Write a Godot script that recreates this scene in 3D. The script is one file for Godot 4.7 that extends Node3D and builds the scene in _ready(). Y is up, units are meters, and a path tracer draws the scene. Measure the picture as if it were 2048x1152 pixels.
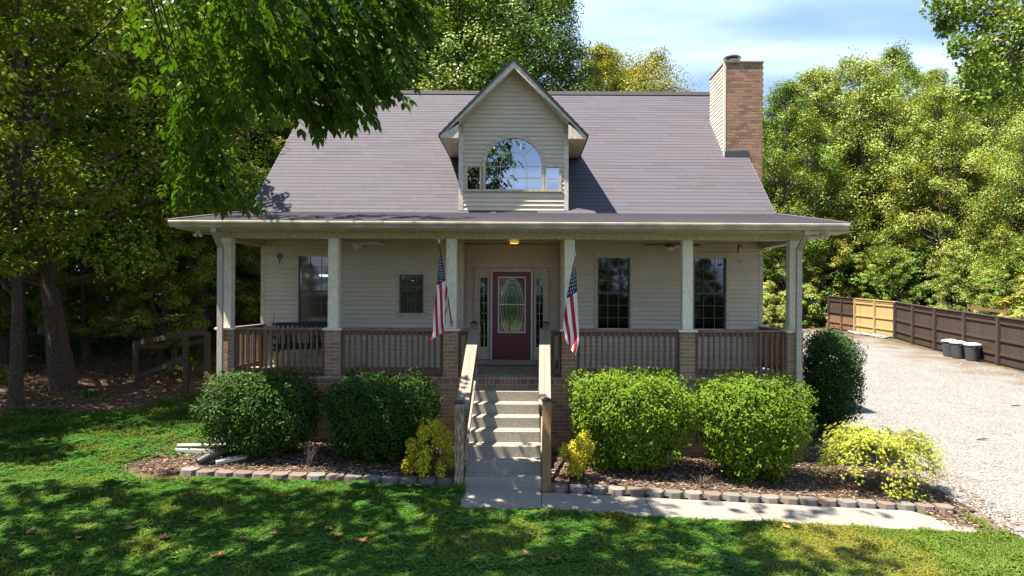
extends Node3D
# A cottage with a wide front porch in the woods. x is right, y up, -z away from the street; "d" below is -z.

const F := 1365.0
const CX := 1050.0
const CY := 590.0
const EYE := 3.17
const ROLL := 0.0052
const HX := -0.29          # middle of the house
const FLOOR := 1.55        # porch floor
const WALL_D := 15.2       # front wall
const ENTRY_D := 15.9      # wall of the recessed entry
const CEIL := 4.34

var rng := RandomNumberGenerator.new()
var M := {}
var used := {}

func _ready():
	rng.seed = 20240817
	view_and_light()
	make_materials()
	build_ground()
	build_house()
	build_steps()
	build_porch_things()
	build_yard()
	build_fences()
	build_shrubs()
	build_trees()
	build_ground_cover()

func view_and_light():
	var cam := Camera3D.new()
	cam.name = "camera"
	add_child(cam)
	cam.position = Vector3(0, EYE, 0)
	cam.rotation = Vector3(0, 0, ROLL)
	var near := 0.1
	cam.set_frustum(1152.0 / F * near, Vector2((1024.0 - CX) / F * near, (CY - 576.0) / F * near), near, 600.0)
	cam.current = true
	var env := Environment.new()
	env.tonemap_mode = Environment.TONE_MAPPER_LINEAR
	env.tonemap_exposure = 4.3
	env.sdfgi_enabled = true
	env.ssao_enabled = true
	env.ssil_enabled = true
	env.background_mode = Environment.BG_SKY
	var sky := Sky.new()
	var sm := ProceduralSkyMaterial.new()
	sm.sky_top_color = Color(0.47, 0.61, 0.79)
	sm.sky_horizon_color = Color(0.66, 0.74, 0.83)
	sm.sky_curve = 0.18
	sm.ground_bottom_color = Color(0.16, 0.17, 0.12)
	sm.ground_horizon_color = Color(0.34, 0.38, 0.34)
	sm.sun_angle_max = 14.0
	sm.sky_cover = cirrus()
	sm.sky_cover_modulate = Color(1, 1, 1, 1)
	sky.sky_material = sm
	env.sky = sky
	env.background_energy_multiplier = 0.42
	var we := WorldEnvironment.new()
	we.name = "world_environment"
	we.environment = env
	add_child(we)
	var sun := DirectionalLight3D.new()
	sun.name = "sun"
	add_child(sun)
	sun.look_at_from_position(Vector3.ZERO, Vector3(0.40, -1.0, -0.15), Vector3(0, 0, -1))
	sun.light_color = Color(1.0, 0.955, 0.87)
	sun.light_energy = 1.55
	sun.light_angular_distance = 0.5
	sun.shadow_enabled = true

# ---------------------------------------------------------------- small helpers

class MB:
	var v := PackedVector3Array()
	var n := PackedVector3Array()
	var c := PackedColorArray()
	var u := PackedVector2Array()
	var ix := PackedInt32Array()
	var col := Color(1, 1, 1)

	func quad(a: Vector3, b: Vector3, cc: Vector3, d: Vector3):   # anticlockwise seen from the front
		var nn := (cc - a).cross(d - b).normalized()
		var s := v.size()
		v.append(a); v.append(b); v.append(cc); v.append(d)
		for k in 4:
			n.append(nn); c.append(col)
		u.append(Vector2(0, 0)); u.append(Vector2(1, 0)); u.append(Vector2(1, 1)); u.append(Vector2(0, 1))
		ix.append(s); ix.append(s + 2); ix.append(s + 1); ix.append(s); ix.append(s + 3); ix.append(s + 2)

	func tri(a: Vector3, b: Vector3, cc: Vector3):
		var nn := (b - a).cross(cc - a).normalized()
		var s := v.size()
		v.append(a); v.append(b); v.append(cc)
		for k in 3:
			n.append(nn); c.append(col); u.append(Vector2.ZERO)
		ix.append(s); ix.append(s + 2); ix.append(s + 1)

	func quad_out(a: Vector3, b: Vector3, cc: Vector3, d: Vector3, from: Vector3):
		if (cc - a).cross(d - b).dot((a + b + cc + d) * 0.25 - from) < 0.0:
			quad(a, d, cc, b)
		else:
			quad(a, b, cc, d)

	func tri_out(a: Vector3, b: Vector3, cc: Vector3, from: Vector3):
		if (b - a).cross(cc - a).dot((a + b + cc) / 3.0 - from) < 0.0:
			tri(a, cc, b)
		else:
			tri(a, b, cc)

	func box(at: Vector3, size: Vector3, bev := 0.0, turn := Basis.IDENTITY):
		var h := size * 0.5
		if bev <= 0.0:
			hexa([at + turn * Vector3(-h.x, -h.y, -h.z), at + turn * Vector3(h.x, -h.y, -h.z), at + turn * Vector3(h.x, -h.y, h.z), at + turn * Vector3(-h.x, -h.y, h.z)],
				[at + turn * Vector3(-h.x, h.y, -h.z), at + turn * Vector3(h.x, h.y, -h.z), at + turn * Vector3(h.x, h.y, h.z), at + turn * Vector3(-h.x, h.y, h.z)])
			return
		var e := [Vector3(h.x, h.y - bev, h.z - bev), Vector3(h.x - bev, h.y, h.z - bev), Vector3(h.x - bev, h.y - bev, h.z)]
		for ax in 3:
			for s in [-1.0, 1.0]:
				var q := []
				for p in [[-1, -1], [1, -1], [1, 1], [-1, 1]]:
					var w := Vector3.ZERO
					w[ax] = s; w[(ax + 1) % 3] = p[0]; w[(ax + 2) % 3] = p[1]
					q.append(at + turn * (e[ax] * w))
				quad_out(q[0], q[1], q[2], q[3], at)
		for ax in 3:
			var a1 := (ax + 1) % 3
			var a2 := (ax + 2) % 3
			for s1 in [-1.0, 1.0]:
				for s2 in [-1.0, 1.0]:
					var w0 := Vector3.ZERO
					w0[ax] = -1.0; w0[a1] = s1; w0[a2] = s2
					var w1 := w0
					w1[ax] = 1.0
					quad_out(at + turn * (e[a1] * w0), at + turn * (e[a1] * w1), at + turn * (e[a2] * w1), at + turn * (e[a2] * w0), at)
		for sx in [-1.0, 1.0]:
			for sy in [-1.0, 1.0]:
				for sz in [-1.0, 1.0]:
					var w := Vector3(sx, sy, sz)
					tri_out(at + turn * (e[0] * w), at + turn * (e[1] * w), at + turn * (e[2] * w), at)

	func hexa(lo: Array, hi: Array):      # four lower and four upper corners, any convex six-sided solid
		var m := Vector3.ZERO
		for p in lo: m += p
		for p in hi: m += p
		m /= 8.0
		quad_out(lo[0], lo[1], lo[2], lo[3], m)
		quad_out(hi[0], hi[1], hi[2], hi[3], m)
		for k in 4:
			var j := (k + 1) % 4
			quad_out(lo[k], lo[j], hi[j], hi[k], m)

	func beam(a: Vector3, b: Vector3, w: float, h: float, up := Vector3.UP):     # a squared bar from a to b
		var f := (b - a).normalized()
		var r := f.cross(up).normalized()
		var t := r.cross(f)
		box((a + b) * 0.5, Vector3(w, h, (b - a).length()), 0.0, Basis(r, t, -f))

	func tube(pts: Array, rad: Array, sides := 6, caps := true):
		var base := v.size()
		var side := Vector3.ZERO
		for i in pts.size():
			var f: Vector3 = (pts[min(i + 1, pts.size() - 1)] - pts[max(i - 1, 0)]).normalized()
			if side == Vector3.ZERO:
				side = f.cross(Vector3(0.31, 0.17, 0.93)).normalized()
			side = (side - f * side.dot(f)).normalized()
			var other := f.cross(side)
			for k in sides:
				var a := TAU * k / sides
				var o := side * cos(a) + other * sin(a)
				v.append(pts[i] + o * rad[i]); n.append(o); c.append(col); u.append(Vector2(float(k) / sides, i))
		for i in pts.size() - 1:
			for k in sides:
				var p := base + i * sides + k
				var q := base + i * sides + (k + 1) % sides
				ix.append(p); ix.append(p + sides); ix.append(q); ix.append(q); ix.append(p + sides); ix.append(q + sides)
		if caps:
			for e in [0, pts.size() - 1]:
				for k in sides - 2:
					var o := base + int(e) * sides
					tri_out(v[o], v[o + k + 1], v[o + k + 2], pts[1] if e == 0 else pts[pts.size() - 2])

	func lathe(at: Vector3, prof: Array, sides := 12):     # profile of Vector2(radius, height)
		for i in prof.size() - 1:
			for k in sides:
				var a := TAU * k / sides
				var b := TAU * (k + 1) / sides
				var p: Vector2 = prof[i]
				var q: Vector2 = prof[i + 1]
				var A := at + Vector3(cos(a) * p.x, p.y, sin(a) * p.x)
				var B := at + Vector3(cos(b) * p.x, p.y, sin(b) * p.x)
				var C := at + Vector3(cos(b) * q.x, q.y, sin(b) * q.x)
				var D := at + Vector3(cos(a) * q.x, q.y, sin(a) * q.x)
				if p.x < 0.0005:
					tri(A, D, C)
				elif q.x < 0.0005:
					tri(A, D, B)
				else:
					quad(A, D, C, B)

	func leaf(p: Vector3, dir: Vector3, side: Vector3, l: float, w: float, color: Color):
		var nn := side.cross(dir).normalized()
		var s := v.size()
		var mid := p + dir * (l * 0.45)
		v.append(p); v.append(mid + side * w); v.append(p + dir * l); v.append(mid - side * w)
		n.append(nn); n.append(nn); n.append(nn); n.append(nn)
		c.append(color); c.append(color); c.append(color); c.append(color)
		ix.append(s); ix.append(s + 2); ix.append(s + 1); ix.append(s); ix.append(s + 3); ix.append(s + 2)

	func big_leaf(p: Vector3, dir: Vector3, side: Vector3, l: float, w: float, color: Color, droop: float):
		# six faces: a blade folded along its rib and bent down towards the tip
		var nn := side.cross(dir).normalized()
		var down := Vector3(0, -1, 0)
		var r := [p, p + dir * (l * 0.33) + down * (droop * 0.1), p + dir * (l * 0.68) + down * (droop * 0.4), p + dir * l + down * droop]
		var ww := [0.0, w, w * 0.82, 0.0]
		for k in 3:
			for sd in [-1.0, 1.0]:
				var s := v.size()
				var e0: Vector3 = r[k] + side * (ww[k] * sd) + nn * (ww[k] * 0.22)
				var e1: Vector3 = r[k + 1] + side * (ww[k + 1] * sd) + nn * (ww[k + 1] * 0.22)
				var q := [r[k], r[k + 1], e1, e0] if sd > 0 else [r[k], e0, e1, r[k + 1]]
				var m: Vector3 = (q[2] - q[0]).cross(q[3] - q[1])
				if m.length() < 1e-9:
					continue
				m = -m.normalized() if m.dot(nn) < 0 else m.normalized()
				for x in q:
					v.append(x); n.append(m); c.append(color)
				if (q[2] - q[0]).cross(q[3] - q[1]).dot(m) > 0:
					ix.append(s); ix.append(s + 2); ix.append(s + 1); ix.append(s); ix.append(s + 3); ix.append(s + 2)
				else:
					ix.append(s); ix.append(s + 1); ix.append(s + 2); ix.append(s); ix.append(s + 2); ix.append(s + 3)

	func mesh() -> ArrayMesh:
		var a := []
		a.resize(Mesh.ARRAY_MAX)
		a[Mesh.ARRAY_VERTEX] = v
		a[Mesh.ARRAY_NORMAL] = n
		a[Mesh.ARRAY_COLOR] = c
		if u.size() == v.size():
			a[Mesh.ARRAY_TEX_UV] = u
		a[Mesh.ARRAY_INDEX] = ix
		var m := ArrayMesh.new()
		m.add_surface_from_arrays(Mesh.PRIMITIVE_TRIANGLES, a)
		return m

func xx(px: float, d: float) -> float:
	return (px - CX) * d / F

func at(px: float, py: float, d: float) -> Vector3:      # the point that lies at depth d behind a pixel of the 2048 x 1152 photograph
	var x := px - CX
	var y := py - CY
	return Vector3((x * cos(ROLL) + y * sin(ROLL)) * d / F, EYE - (y * cos(ROLL) - x * sin(ROLL)) * d / F, -d)

func V(x: float, y: float, d: float) -> Vector3:
	return Vector3(x, y, -d)

func ground_y(x: float, d: float) -> float:      # the plot falls to the right and rises to the back
	var a: float = -0.03 * max(x, -12.0) if x < 0.0 else -0.045 * min(x, 12.0)
	return a + 0.06 * (clamp(d, -30.0, 46.0) - 11.1)

func on_ground(x: float, d: float, up := 0.0) -> Vector3:
	return Vector3(x, ground_y(x, d) + up, -d)

func numbered(called: String) -> String:
	used[called] = used.get(called, 0) + 1
	return called if used[called] == 1 else "%s_%03d" % [called, used[called] - 1]

func wp(o: Node) -> Vector3:
	return Vector3.ZERO if o == self else (o as Node3D).position + wp(o.get_parent())

func tag(o: Node3D, label := "", category := "", group := "", kind := ""):
	if label: o.set_meta("label", label)
	if category: o.set_meta("category", category)
	if group: o.set_meta("group", group)
	if kind: o.set_meta("kind", kind)

func thing(called: String, where: Vector3, label: String, category: String, group := "") -> Node3D:
	var o := Node3D.new()
	o.name = numbered(called)
	add_child(o)
	o.position = where
	tag(o, label, category, group)
	return o

func node(called: String, where: Vector3, parent: Node3D) -> Node3D:
	var o := Node3D.new()
	o.name = called
	parent.add_child(o, true)
	o.position = where - wp(parent)
	return o

func piece(called: String, mesh: Mesh, m: Material, parent: Node3D = null, origin := Vector3.ZERO) -> MeshInstance3D:
	# one named mesh; its vertices are in world metres relative to origin
	var o := MeshInstance3D.new()
	o.mesh = mesh
	o.material_override = m
	if parent == null or parent == self:
		o.name = numbered(called)
		add_child(o)
		o.position = origin
	else:
		o.name = called
		parent.add_child(o, true)
		o.position = origin - wp(parent)
	return o

func boxed(called: String, m: Material, parent: Node3D, centre: Vector3, size: Vector3, bev := 0.0, tone := Color(1, 1, 1), turn := Basis.IDENTITY) -> MeshInstance3D:
	var b := MB.new()
	b.col = tone
	b.box(Vector3.ZERO, size, bev, turn)
	return piece(called, b.mesh(), m, parent, centre)

func copy(o: Node3D, where: Vector3, turn := 0.0, scl := 1.0, label := "", group := "") -> Node3D:
	var c: Node3D = o.duplicate()
	c.name = numbered(String(o.name).trim_suffix("_001"))
	add_child(c)
	c.position = where
	c.rotation.y = turn
	c.scale = Vector3(scl, scl, scl)
	if label: c.set_meta("label", label)
	if group: c.set_meta("group", group)
	return c

func rr(a: float, b: float) -> float:
	return rng.randf_range(a, b)

func grey(v: float) -> Color:
	return Color(v, v, v)

# ---------------------------------------------------------------- materials

func noise_pic(seed_: int, freq: float, octaves: int, lo: Color, hi: Color, size := 512, kind := FastNoiseLite.TYPE_SIMPLEX, power := 1.0) -> ImageTexture:
	var f := FastNoiseLite.new()
	f.seed = seed_
	f.noise_type = kind
	f.frequency = freq
	f.fractal_octaves = octaves
	f.fractal_type = FastNoiseLite.FRACTAL_FBM if octaves > 1 else FastNoiseLite.FRACTAL_NONE
	if kind == FastNoiseLite.TYPE_CELLULAR:
		f.cellular_return_type = FastNoiseLite.RETURN_CELL_VALUE
	var g := f.get_seamless_image(size, size)
	g.convert(Image.FORMAT_L8)
	var src := g.get_data()
	var lut := []
	for k in 256:
		var t := pow(k / 255.0, power)
		var q := lo.lerp(hi, t)
		lut.append([int(q.r * 255), int(q.g * 255), int(q.b * 255)])
	var out := PackedByteArray()
	out.resize(src.size() * 3)
	for k in src.size():
		var q: Array = lut[src[k]]
		out[k * 3] = q[0]; out[k * 3 + 1] = q[1]; out[k * 3 + 2] = q[2]
	return ImageTexture.create_from_image(Image.create_from_data(size, size, false, Image.FORMAT_RGB8, out))

func mat(color: Color, rough := 0.8, tex: Texture2D = null, scl := Vector3.ONE, metal := 0.0, spec := 0.5) -> StandardMaterial3D:
	# color is a linear base colour
	var m := StandardMaterial3D.new()
	m.albedo_color = color.linear_to_srgb()
	m.roughness = rough
	m.metallic = metal
	m.metallic_specular = spec
	m.vertex_color_use_as_albedo = true
	m.cull_mode = BaseMaterial3D.CULL_DISABLED
	if tex:
		m.albedo_texture = tex
		m.uv1_triplanar = true
		m.uv1_world_triplanar = true
		m.uv1_scale = scl
	return m

func bumpy(m: StandardMaterial3D, tex: Texture2D, depth_cm: float) -> StandardMaterial3D:
	m.heightmap_enabled = true
	m.heightmap_texture = tex
	m.heightmap_scale = depth_cm
	return m

func leaf_mat(color: Color, rough := 0.45, back := 0.8, spec := 0.35) -> StandardMaterial3D:
	var m := mat(color, rough, null, Vector3.ONE, 0.0, spec)
	m.backlight_enabled = true
	m.backlight = Color(0.95 * back, 1.0 * back, 0.38 * back)
	return m

func make_materials():
	var fine := noise_pic(11, 0.03, 4, grey(0.80), grey(1.0))
	var faint := noise_pic(10, 0.015, 3, grey(0.93), grey(1.0), 256)
	var blotch := noise_pic(12, 0.012, 5, grey(0.72), grey(1.0))
	var grain := noise_pic(13, 0.02, 5, grey(0.45), grey(1.0), 512, FastNoiseLite.TYPE_SIMPLEX, 0.8)
	var speck := noise_pic(14, 0.22, 2, grey(0.62), grey(1.0))
	var sand := noise_pic(15, 0.35, 1, grey(0.7), grey(1.0))
	var cell := noise_pic(16, 0.09, 1, grey(0.45), grey(1.0), 512, FastNoiseLite.TYPE_CELLULAR)
	var soil := noise_pic(17, 0.02, 6, Color(0.55, 0.5, 0.42), Color(1, 1, 1))
	M.siding = mat(Color(0.515, 0.45, 0.355), 0.55, faint, Vector3(0.3, 0.3, 0.3))
	M.sunlit_siding = mat(Color(0.60, 0.54, 0.44), 0.5, faint, Vector3(0.3, 0.3, 0.3))  # siding colour lightened to stand for sun on the chimney side
	M.trim = mat(Color(0.50, 0.44, 0.35), 0.5, fine, Vector3(0.5, 0.5, 0.5))
	M.fascia = mat(Color(0.60, 0.555, 0.50), 0.45, fine, Vector3(0.4, 0.4, 0.4))
	M.gutter = mat(Color(0.42, 0.375, 0.31), 0.38, blotch, Vector3(0.3, 0.8, 0.3))
	M.downspout = mat(Color(0.40, 0.37, 0.33), 0.4, fine, Vector3(2, 0.4, 2))
	M.soffit = mat(Color(0.50, 0.415, 0.28), 0.6, fine, Vector3(0.5, 0.5, 0.5))
	M.post_paint = bumpy(mat(Color(0.68, 0.645, 0.56), 0.6, noise_pic(21, 0.02, 5, Color(0.70, 0.66, 0.58), grey(1.0), 512, FastNoiseLite.TYPE_SIMPLEX, 0.25), Vector3(1.4, 0.5, 1.4)), fine, 0.15)
	M.shingle = bumpy(mat(Color(0.078, 0.0725, 0.096), 0.92, sand, Vector3(1.3, 1.3, 1.3)), sand, 0.35)
	M.ridge = mat(Color(0.016, 0.016, 0.018), 0.9, sand, Vector3(1.3, 1.3, 1.3))
	M.flashing = mat(Color(0.03, 0.04, 0.06), 0.6)
	M.brick = bumpy(mat(Color(1, 1, 1), 0.88, speck, Vector3(1.6, 1.6, 1.6)), speck, 0.4)
	M.mortar = mat(Color(0.52, 0.475, 0.42), 0.95, speck, Vector3(2, 2, 2))
	M.concrete = bumpy(mat(Color(0.275, 0.252, 0.22), 0.9, noise_pic(22, 0.03, 6, Color(0.80, 0.78, 0.75), grey(1.0), 512, FastNoiseLite.TYPE_SIMPLEX, 0.7), Vector3(0.9, 0.9, 0.9)), speck, 0.3)
	M.walk = bumpy(mat(Color(0.225, 0.207, 0.19), 0.92, noise_pic(23, 0.025, 6, Color(0.84, 0.82, 0.80), grey(1.0), 512, FastNoiseLite.TYPE_SIMPLEX, 0.6), Vector3(0.6, 0.6, 0.6)), speck, 0.25)
	M.porch_floor = mat(Color(0.36, 0.32, 0.265), 0.8, blotch, Vector3(0.5, 0.5, 0.5))
	M.stain = mat(Color(0.26, 0.135, 0.075), 0.7, grain, Vector3(3, 0.7, 3))
	M.stain_rail = mat(Color(0.27, 0.20, 0.15), 0.75, grain, Vector3(0.6, 3, 3))
	M.grey_wood = bumpy(mat(Color(0.26, 0.235, 0.20), 0.85, noise_pic(24, 0.03, 5, Color(0.68, 0.66, 0.64), grey(1.0)), Vector3(6, 1.2, 0.9)), grain, 0.3)
	M.peel_post = bumpy(mat(Color(0.52, 0.475, 0.415), 0.85, noise_pic(25, 0.018, 4, Color(0.52, 0.40, 0.27), grey(1.0), 512, FastNoiseLite.TYPE_SIMPLEX, 1.5), Vector3(2.2, 0.45, 2.2)), fine, 0.3)
	M.new_post = mat(Color(0.33, 0.205, 0.10), 0.75, noise_pic(26, 0.02, 4, Color(0.72, 0.62, 0.52), grey(1.0)), Vector3(5, 0.5, 5))
	M.black = mat(Color(0.018, 0.019, 0.022), 0.5)
	M.black_soft = mat(Color(0.02, 0.021, 0.024), 0.75)
	M.dark_frame = mat(Color(0.055, 0.05, 0.045), 0.5)
	M.muntin = mat(Color(0.06, 0.06, 0.06), 0.5)
	M.white_metal = mat(Color(0.50, 0.50, 0.515), 0.4)
	M.cream = mat(Color(0.48, 0.44, 0.36), 0.5)
	M.door = mat(Color(0.13, 0.0065, 0.019), 0.42, fine, Vector3(1, 1, 1))
	M.door_inner = mat(Color(0.10, 0.012, 0.02), 0.5)
	M.came = mat(Color(0.36, 0.33, 0.22), 0.3, null, Vector3.ONE, 0.8)
	M.bevel = mat(Color(0.75, 0.78, 0.78), 0.06, null, Vector3.ONE, 1.0)
	M.metal = mat(Color(0.35, 0.34, 0.35), 0.28, null, Vector3.ONE, 1.0)
	M.rust = mat(Color(0.30, 0.19, 0.13), 0.7, blotch, Vector3(2, 2, 2))
	M.fan_wood = mat(Color(0.10, 0.055, 0.03), 0.45)
	M.copper = mat(Color(0.40, 0.17, 0.09), 0.4, null, Vector3.ONE, 0.7)
	M.chain = mat(Color(0.45, 0.45, 0.45), 0.4, null, Vector3.ONE, 0.7)
	M.room = mat(Color(0.26, 0.235, 0.20), 0.9)
	M.curtain = mat(Color(0.10, 0.10, 0.095), 0.9)
	# panes: coated glass mirrors the sky more than plain glass
	M.mirror_glass = mat(Color(0.34, 0.37, 0.44), 0.015, null, Vector3.ONE, 1.0)
	M.dark_glass = mat(Color(0.08, 0.084, 0.095), 0.02, null, Vector3.ONE, 1.0)
	M.oval_glass = mat(Color(0.24, 0.28, 0.20), 0.10, noise_pic(29, 0.05, 3, grey(0.6), grey(1.0)), Vector3(5, 5, 5), 0.9)
	var g := StandardMaterial3D.new()
	g.albedo_color = Color(0.4, 0.42, 0.42, 0.05)
	g.transparency = BaseMaterial3D.TRANSPARENCY_ALPHA
	g.roughness = 0.02
	g.metallic_specular = 0.5
	g.cull_mode = BaseMaterial3D.CULL_DISABLED
	M.glass = g
	M.stone = bumpy(mat(Color(1, 1, 1), 0.92, speck, Vector3(1.4, 1.4, 1.4)), speck, 0.8)
	M.gravel = bumpy(mat(Color(0.288, 0.288, 0.29), 0.95, noise_pic(31, 0.13, 4, grey(0.45), grey(1.0), 1024), Vector3(0.2, 0.2, 0.2)), speck, 0.8)
	M.earth = bumpy(mat(Color(1, 1, 1), 0.95, soil, Vector3(0.4, 0.4, 0.4)), soil, 2.0)
	M.mulch = bumpy(mat(Color(0.10, 0.062, 0.043), 0.95, noise_pic(32, 0.12, 4, Color(0.35, 0.3, 0.28), grey(1.0)), Vector3(0.8, 0.8, 0.8)), cell, 2.0)
	M.chip = mat(Color(1, 1, 1), 0.9)
	M.bark = bumpy(mat(Color(1, 1, 1), 0.95, noise_pic(33, 0.03, 5, Color(0.40, 0.36, 0.32), grey(1.0)), Vector3(1.4, 0.4, 1.4)), grain, 2.5)
	M.fence_dark = mat(Color(0.075, 0.048, 0.038), 0.75, grain, Vector3(1.5, 0.5, 1.5))
	M.fence_tan = mat(Color(0.28, 0.16, 0.09), 0.75, grain, Vector3(1.5, 0.5, 1.5))
	M.fence_new = mat(Color(0.46, 0.33, 0.15), 0.7, fine, Vector3(1.5, 0.5, 1.5))
	M.rail_wood = mat(Color(0.12, 0.086, 0.056), 0.9, grain, Vector3(1, 2, 2))
	M.bin = mat(Color(0.045, 0.05, 0.056), 0.45)
	M.bin_lid = mat(Color(0.45, 0.455, 0.45), 0.5)
	M.pvc = mat(Color(0.36, 0.36, 0.35), 0.4)
	M.tarp = mat(Color(0.40, 0.41, 0.43), 0.6, fine, Vector3(2, 2, 2))
	M.dead_leaf = leaf_mat(Color(0.30, 0.16, 0.075), 0.8, 0.3)
	M.lamp_glow = mat(Color(0.9, 0.75, 0.5), 0.6)
	M.lamp_glow.emission_enabled = true
	M.lamp_glow.emission = Color(1.0, 0.72, 0.36)
	M.lamp_glow.emission_energy_multiplier = 0.08
	M.tube_glow = mat(Color(0.9, 0.95, 1.0), 0.6)
	M.tube_glow.emission_enabled = true
	M.tube_glow.emission = Color(0.9, 0.97, 1.0)
	M.tube_glow.emission_energy_multiplier = 0.35
	# leaves
	M.leaf_ash = leaf_mat(Color(0.075, 0.145, 0.022), 0.38, 0.85)
	M.leaf_oak = leaf_mat(Color(0.18, 0.235, 0.022), 0.5, 0.9)
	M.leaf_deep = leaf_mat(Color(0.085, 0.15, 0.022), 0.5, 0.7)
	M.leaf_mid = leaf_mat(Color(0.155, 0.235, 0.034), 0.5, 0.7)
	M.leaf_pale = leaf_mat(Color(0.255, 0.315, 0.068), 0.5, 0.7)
	M.leaf_gold = leaf_mat(Color(0.27, 0.27, 0.045), 0.5, 0.75)
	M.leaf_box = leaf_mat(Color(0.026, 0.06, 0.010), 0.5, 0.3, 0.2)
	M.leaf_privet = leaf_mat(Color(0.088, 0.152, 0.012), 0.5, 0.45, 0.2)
	M.leaf_euonymus = leaf_mat(Color(0.46, 0.41, 0.025), 0.4, 0.6)
	M.leaf_maple = leaf_mat(Color(0.39, 0.355, 0.05), 0.5, 0.8)
	M.grass = leaf_mat(Color(0.10, 0.155, 0.02), 0.55, 0.75)

func cirrus() -> ImageTexture:
	# thin high cloud over the whole sky, and one vapour trail
	var w := 2048
	var h := 1024
	var f := FastNoiseLite.new()
	f.seed = 5
	f.noise_type = FastNoiseLite.TYPE_SIMPLEX
	f.frequency = 1.0
	f.fractal_octaves = 5
	var f2 := FastNoiseLite.new()
	f2.seed = 8
	f2.frequency = 1.0
	f2.fractal_octaves = 3
	var t0 := at(1315, -40, 1.0) - Vector3(0, EYE, 0)
	var t1 := at(1385, 175, 1.0) - Vector3(0, EYE, 0)
	var pole := t0.cross(t1).normalized()
	var along := (t1 - t0).normalized()
	var px := PackedByteArray()
	px.resize(w * h * 4)
	for y in h:
		var up := (0.5 - (y + 0.5) / h) * PI
		if up < -0.02:
			break
		for x in w:
			var a := ((x + 0.5) / w - 0.5) * TAU
			var d := Vector3(sin(a) * cos(up), sin(up), -cos(a) * cos(up))
			var q := d / (d.y + 0.22)                       # a layer overhead
			var e := f.get_noise_3d(q.x * 0.55 + q.z * 0.2, q.z * 1.9 - q.x * 0.3, 0.0)
			var b := f2.get_noise_3d(q.x * 0.4, q.z * 0.5, 3.0)
			var k: float = clamp(0.36 + e * 0.85 + b * 0.55, 0.0, 1.0)
			k = k * k * (3.0 - 2.0 * k) * 0.46
			var off: float = abs(d.dot(pole))
			if off < 0.0032 and d.dot(t0) > 0.0:
				var s := d.dot(along) - t0.normalized().dot(along)
				if s > -0.3 and s < 0.155:
					k = k + 0.4 * (1.0 - off / 0.0032) * clamp((0.155 - s) * 8.0, 0.0, 1.0)
			var o := (y * w + x) * 4
			px[o] = 237; px[o + 1] = 242; px[o + 2] = 250; px[o + 3] = int(clamp(k, 0.0, 1.0) * 255.0)
	return ImageTexture.create_from_image(Image.create_from_data(w, h, false, Image.FORMAT_RGBA8, px))

# ---------------------------------------------------------------- the ground

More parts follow.
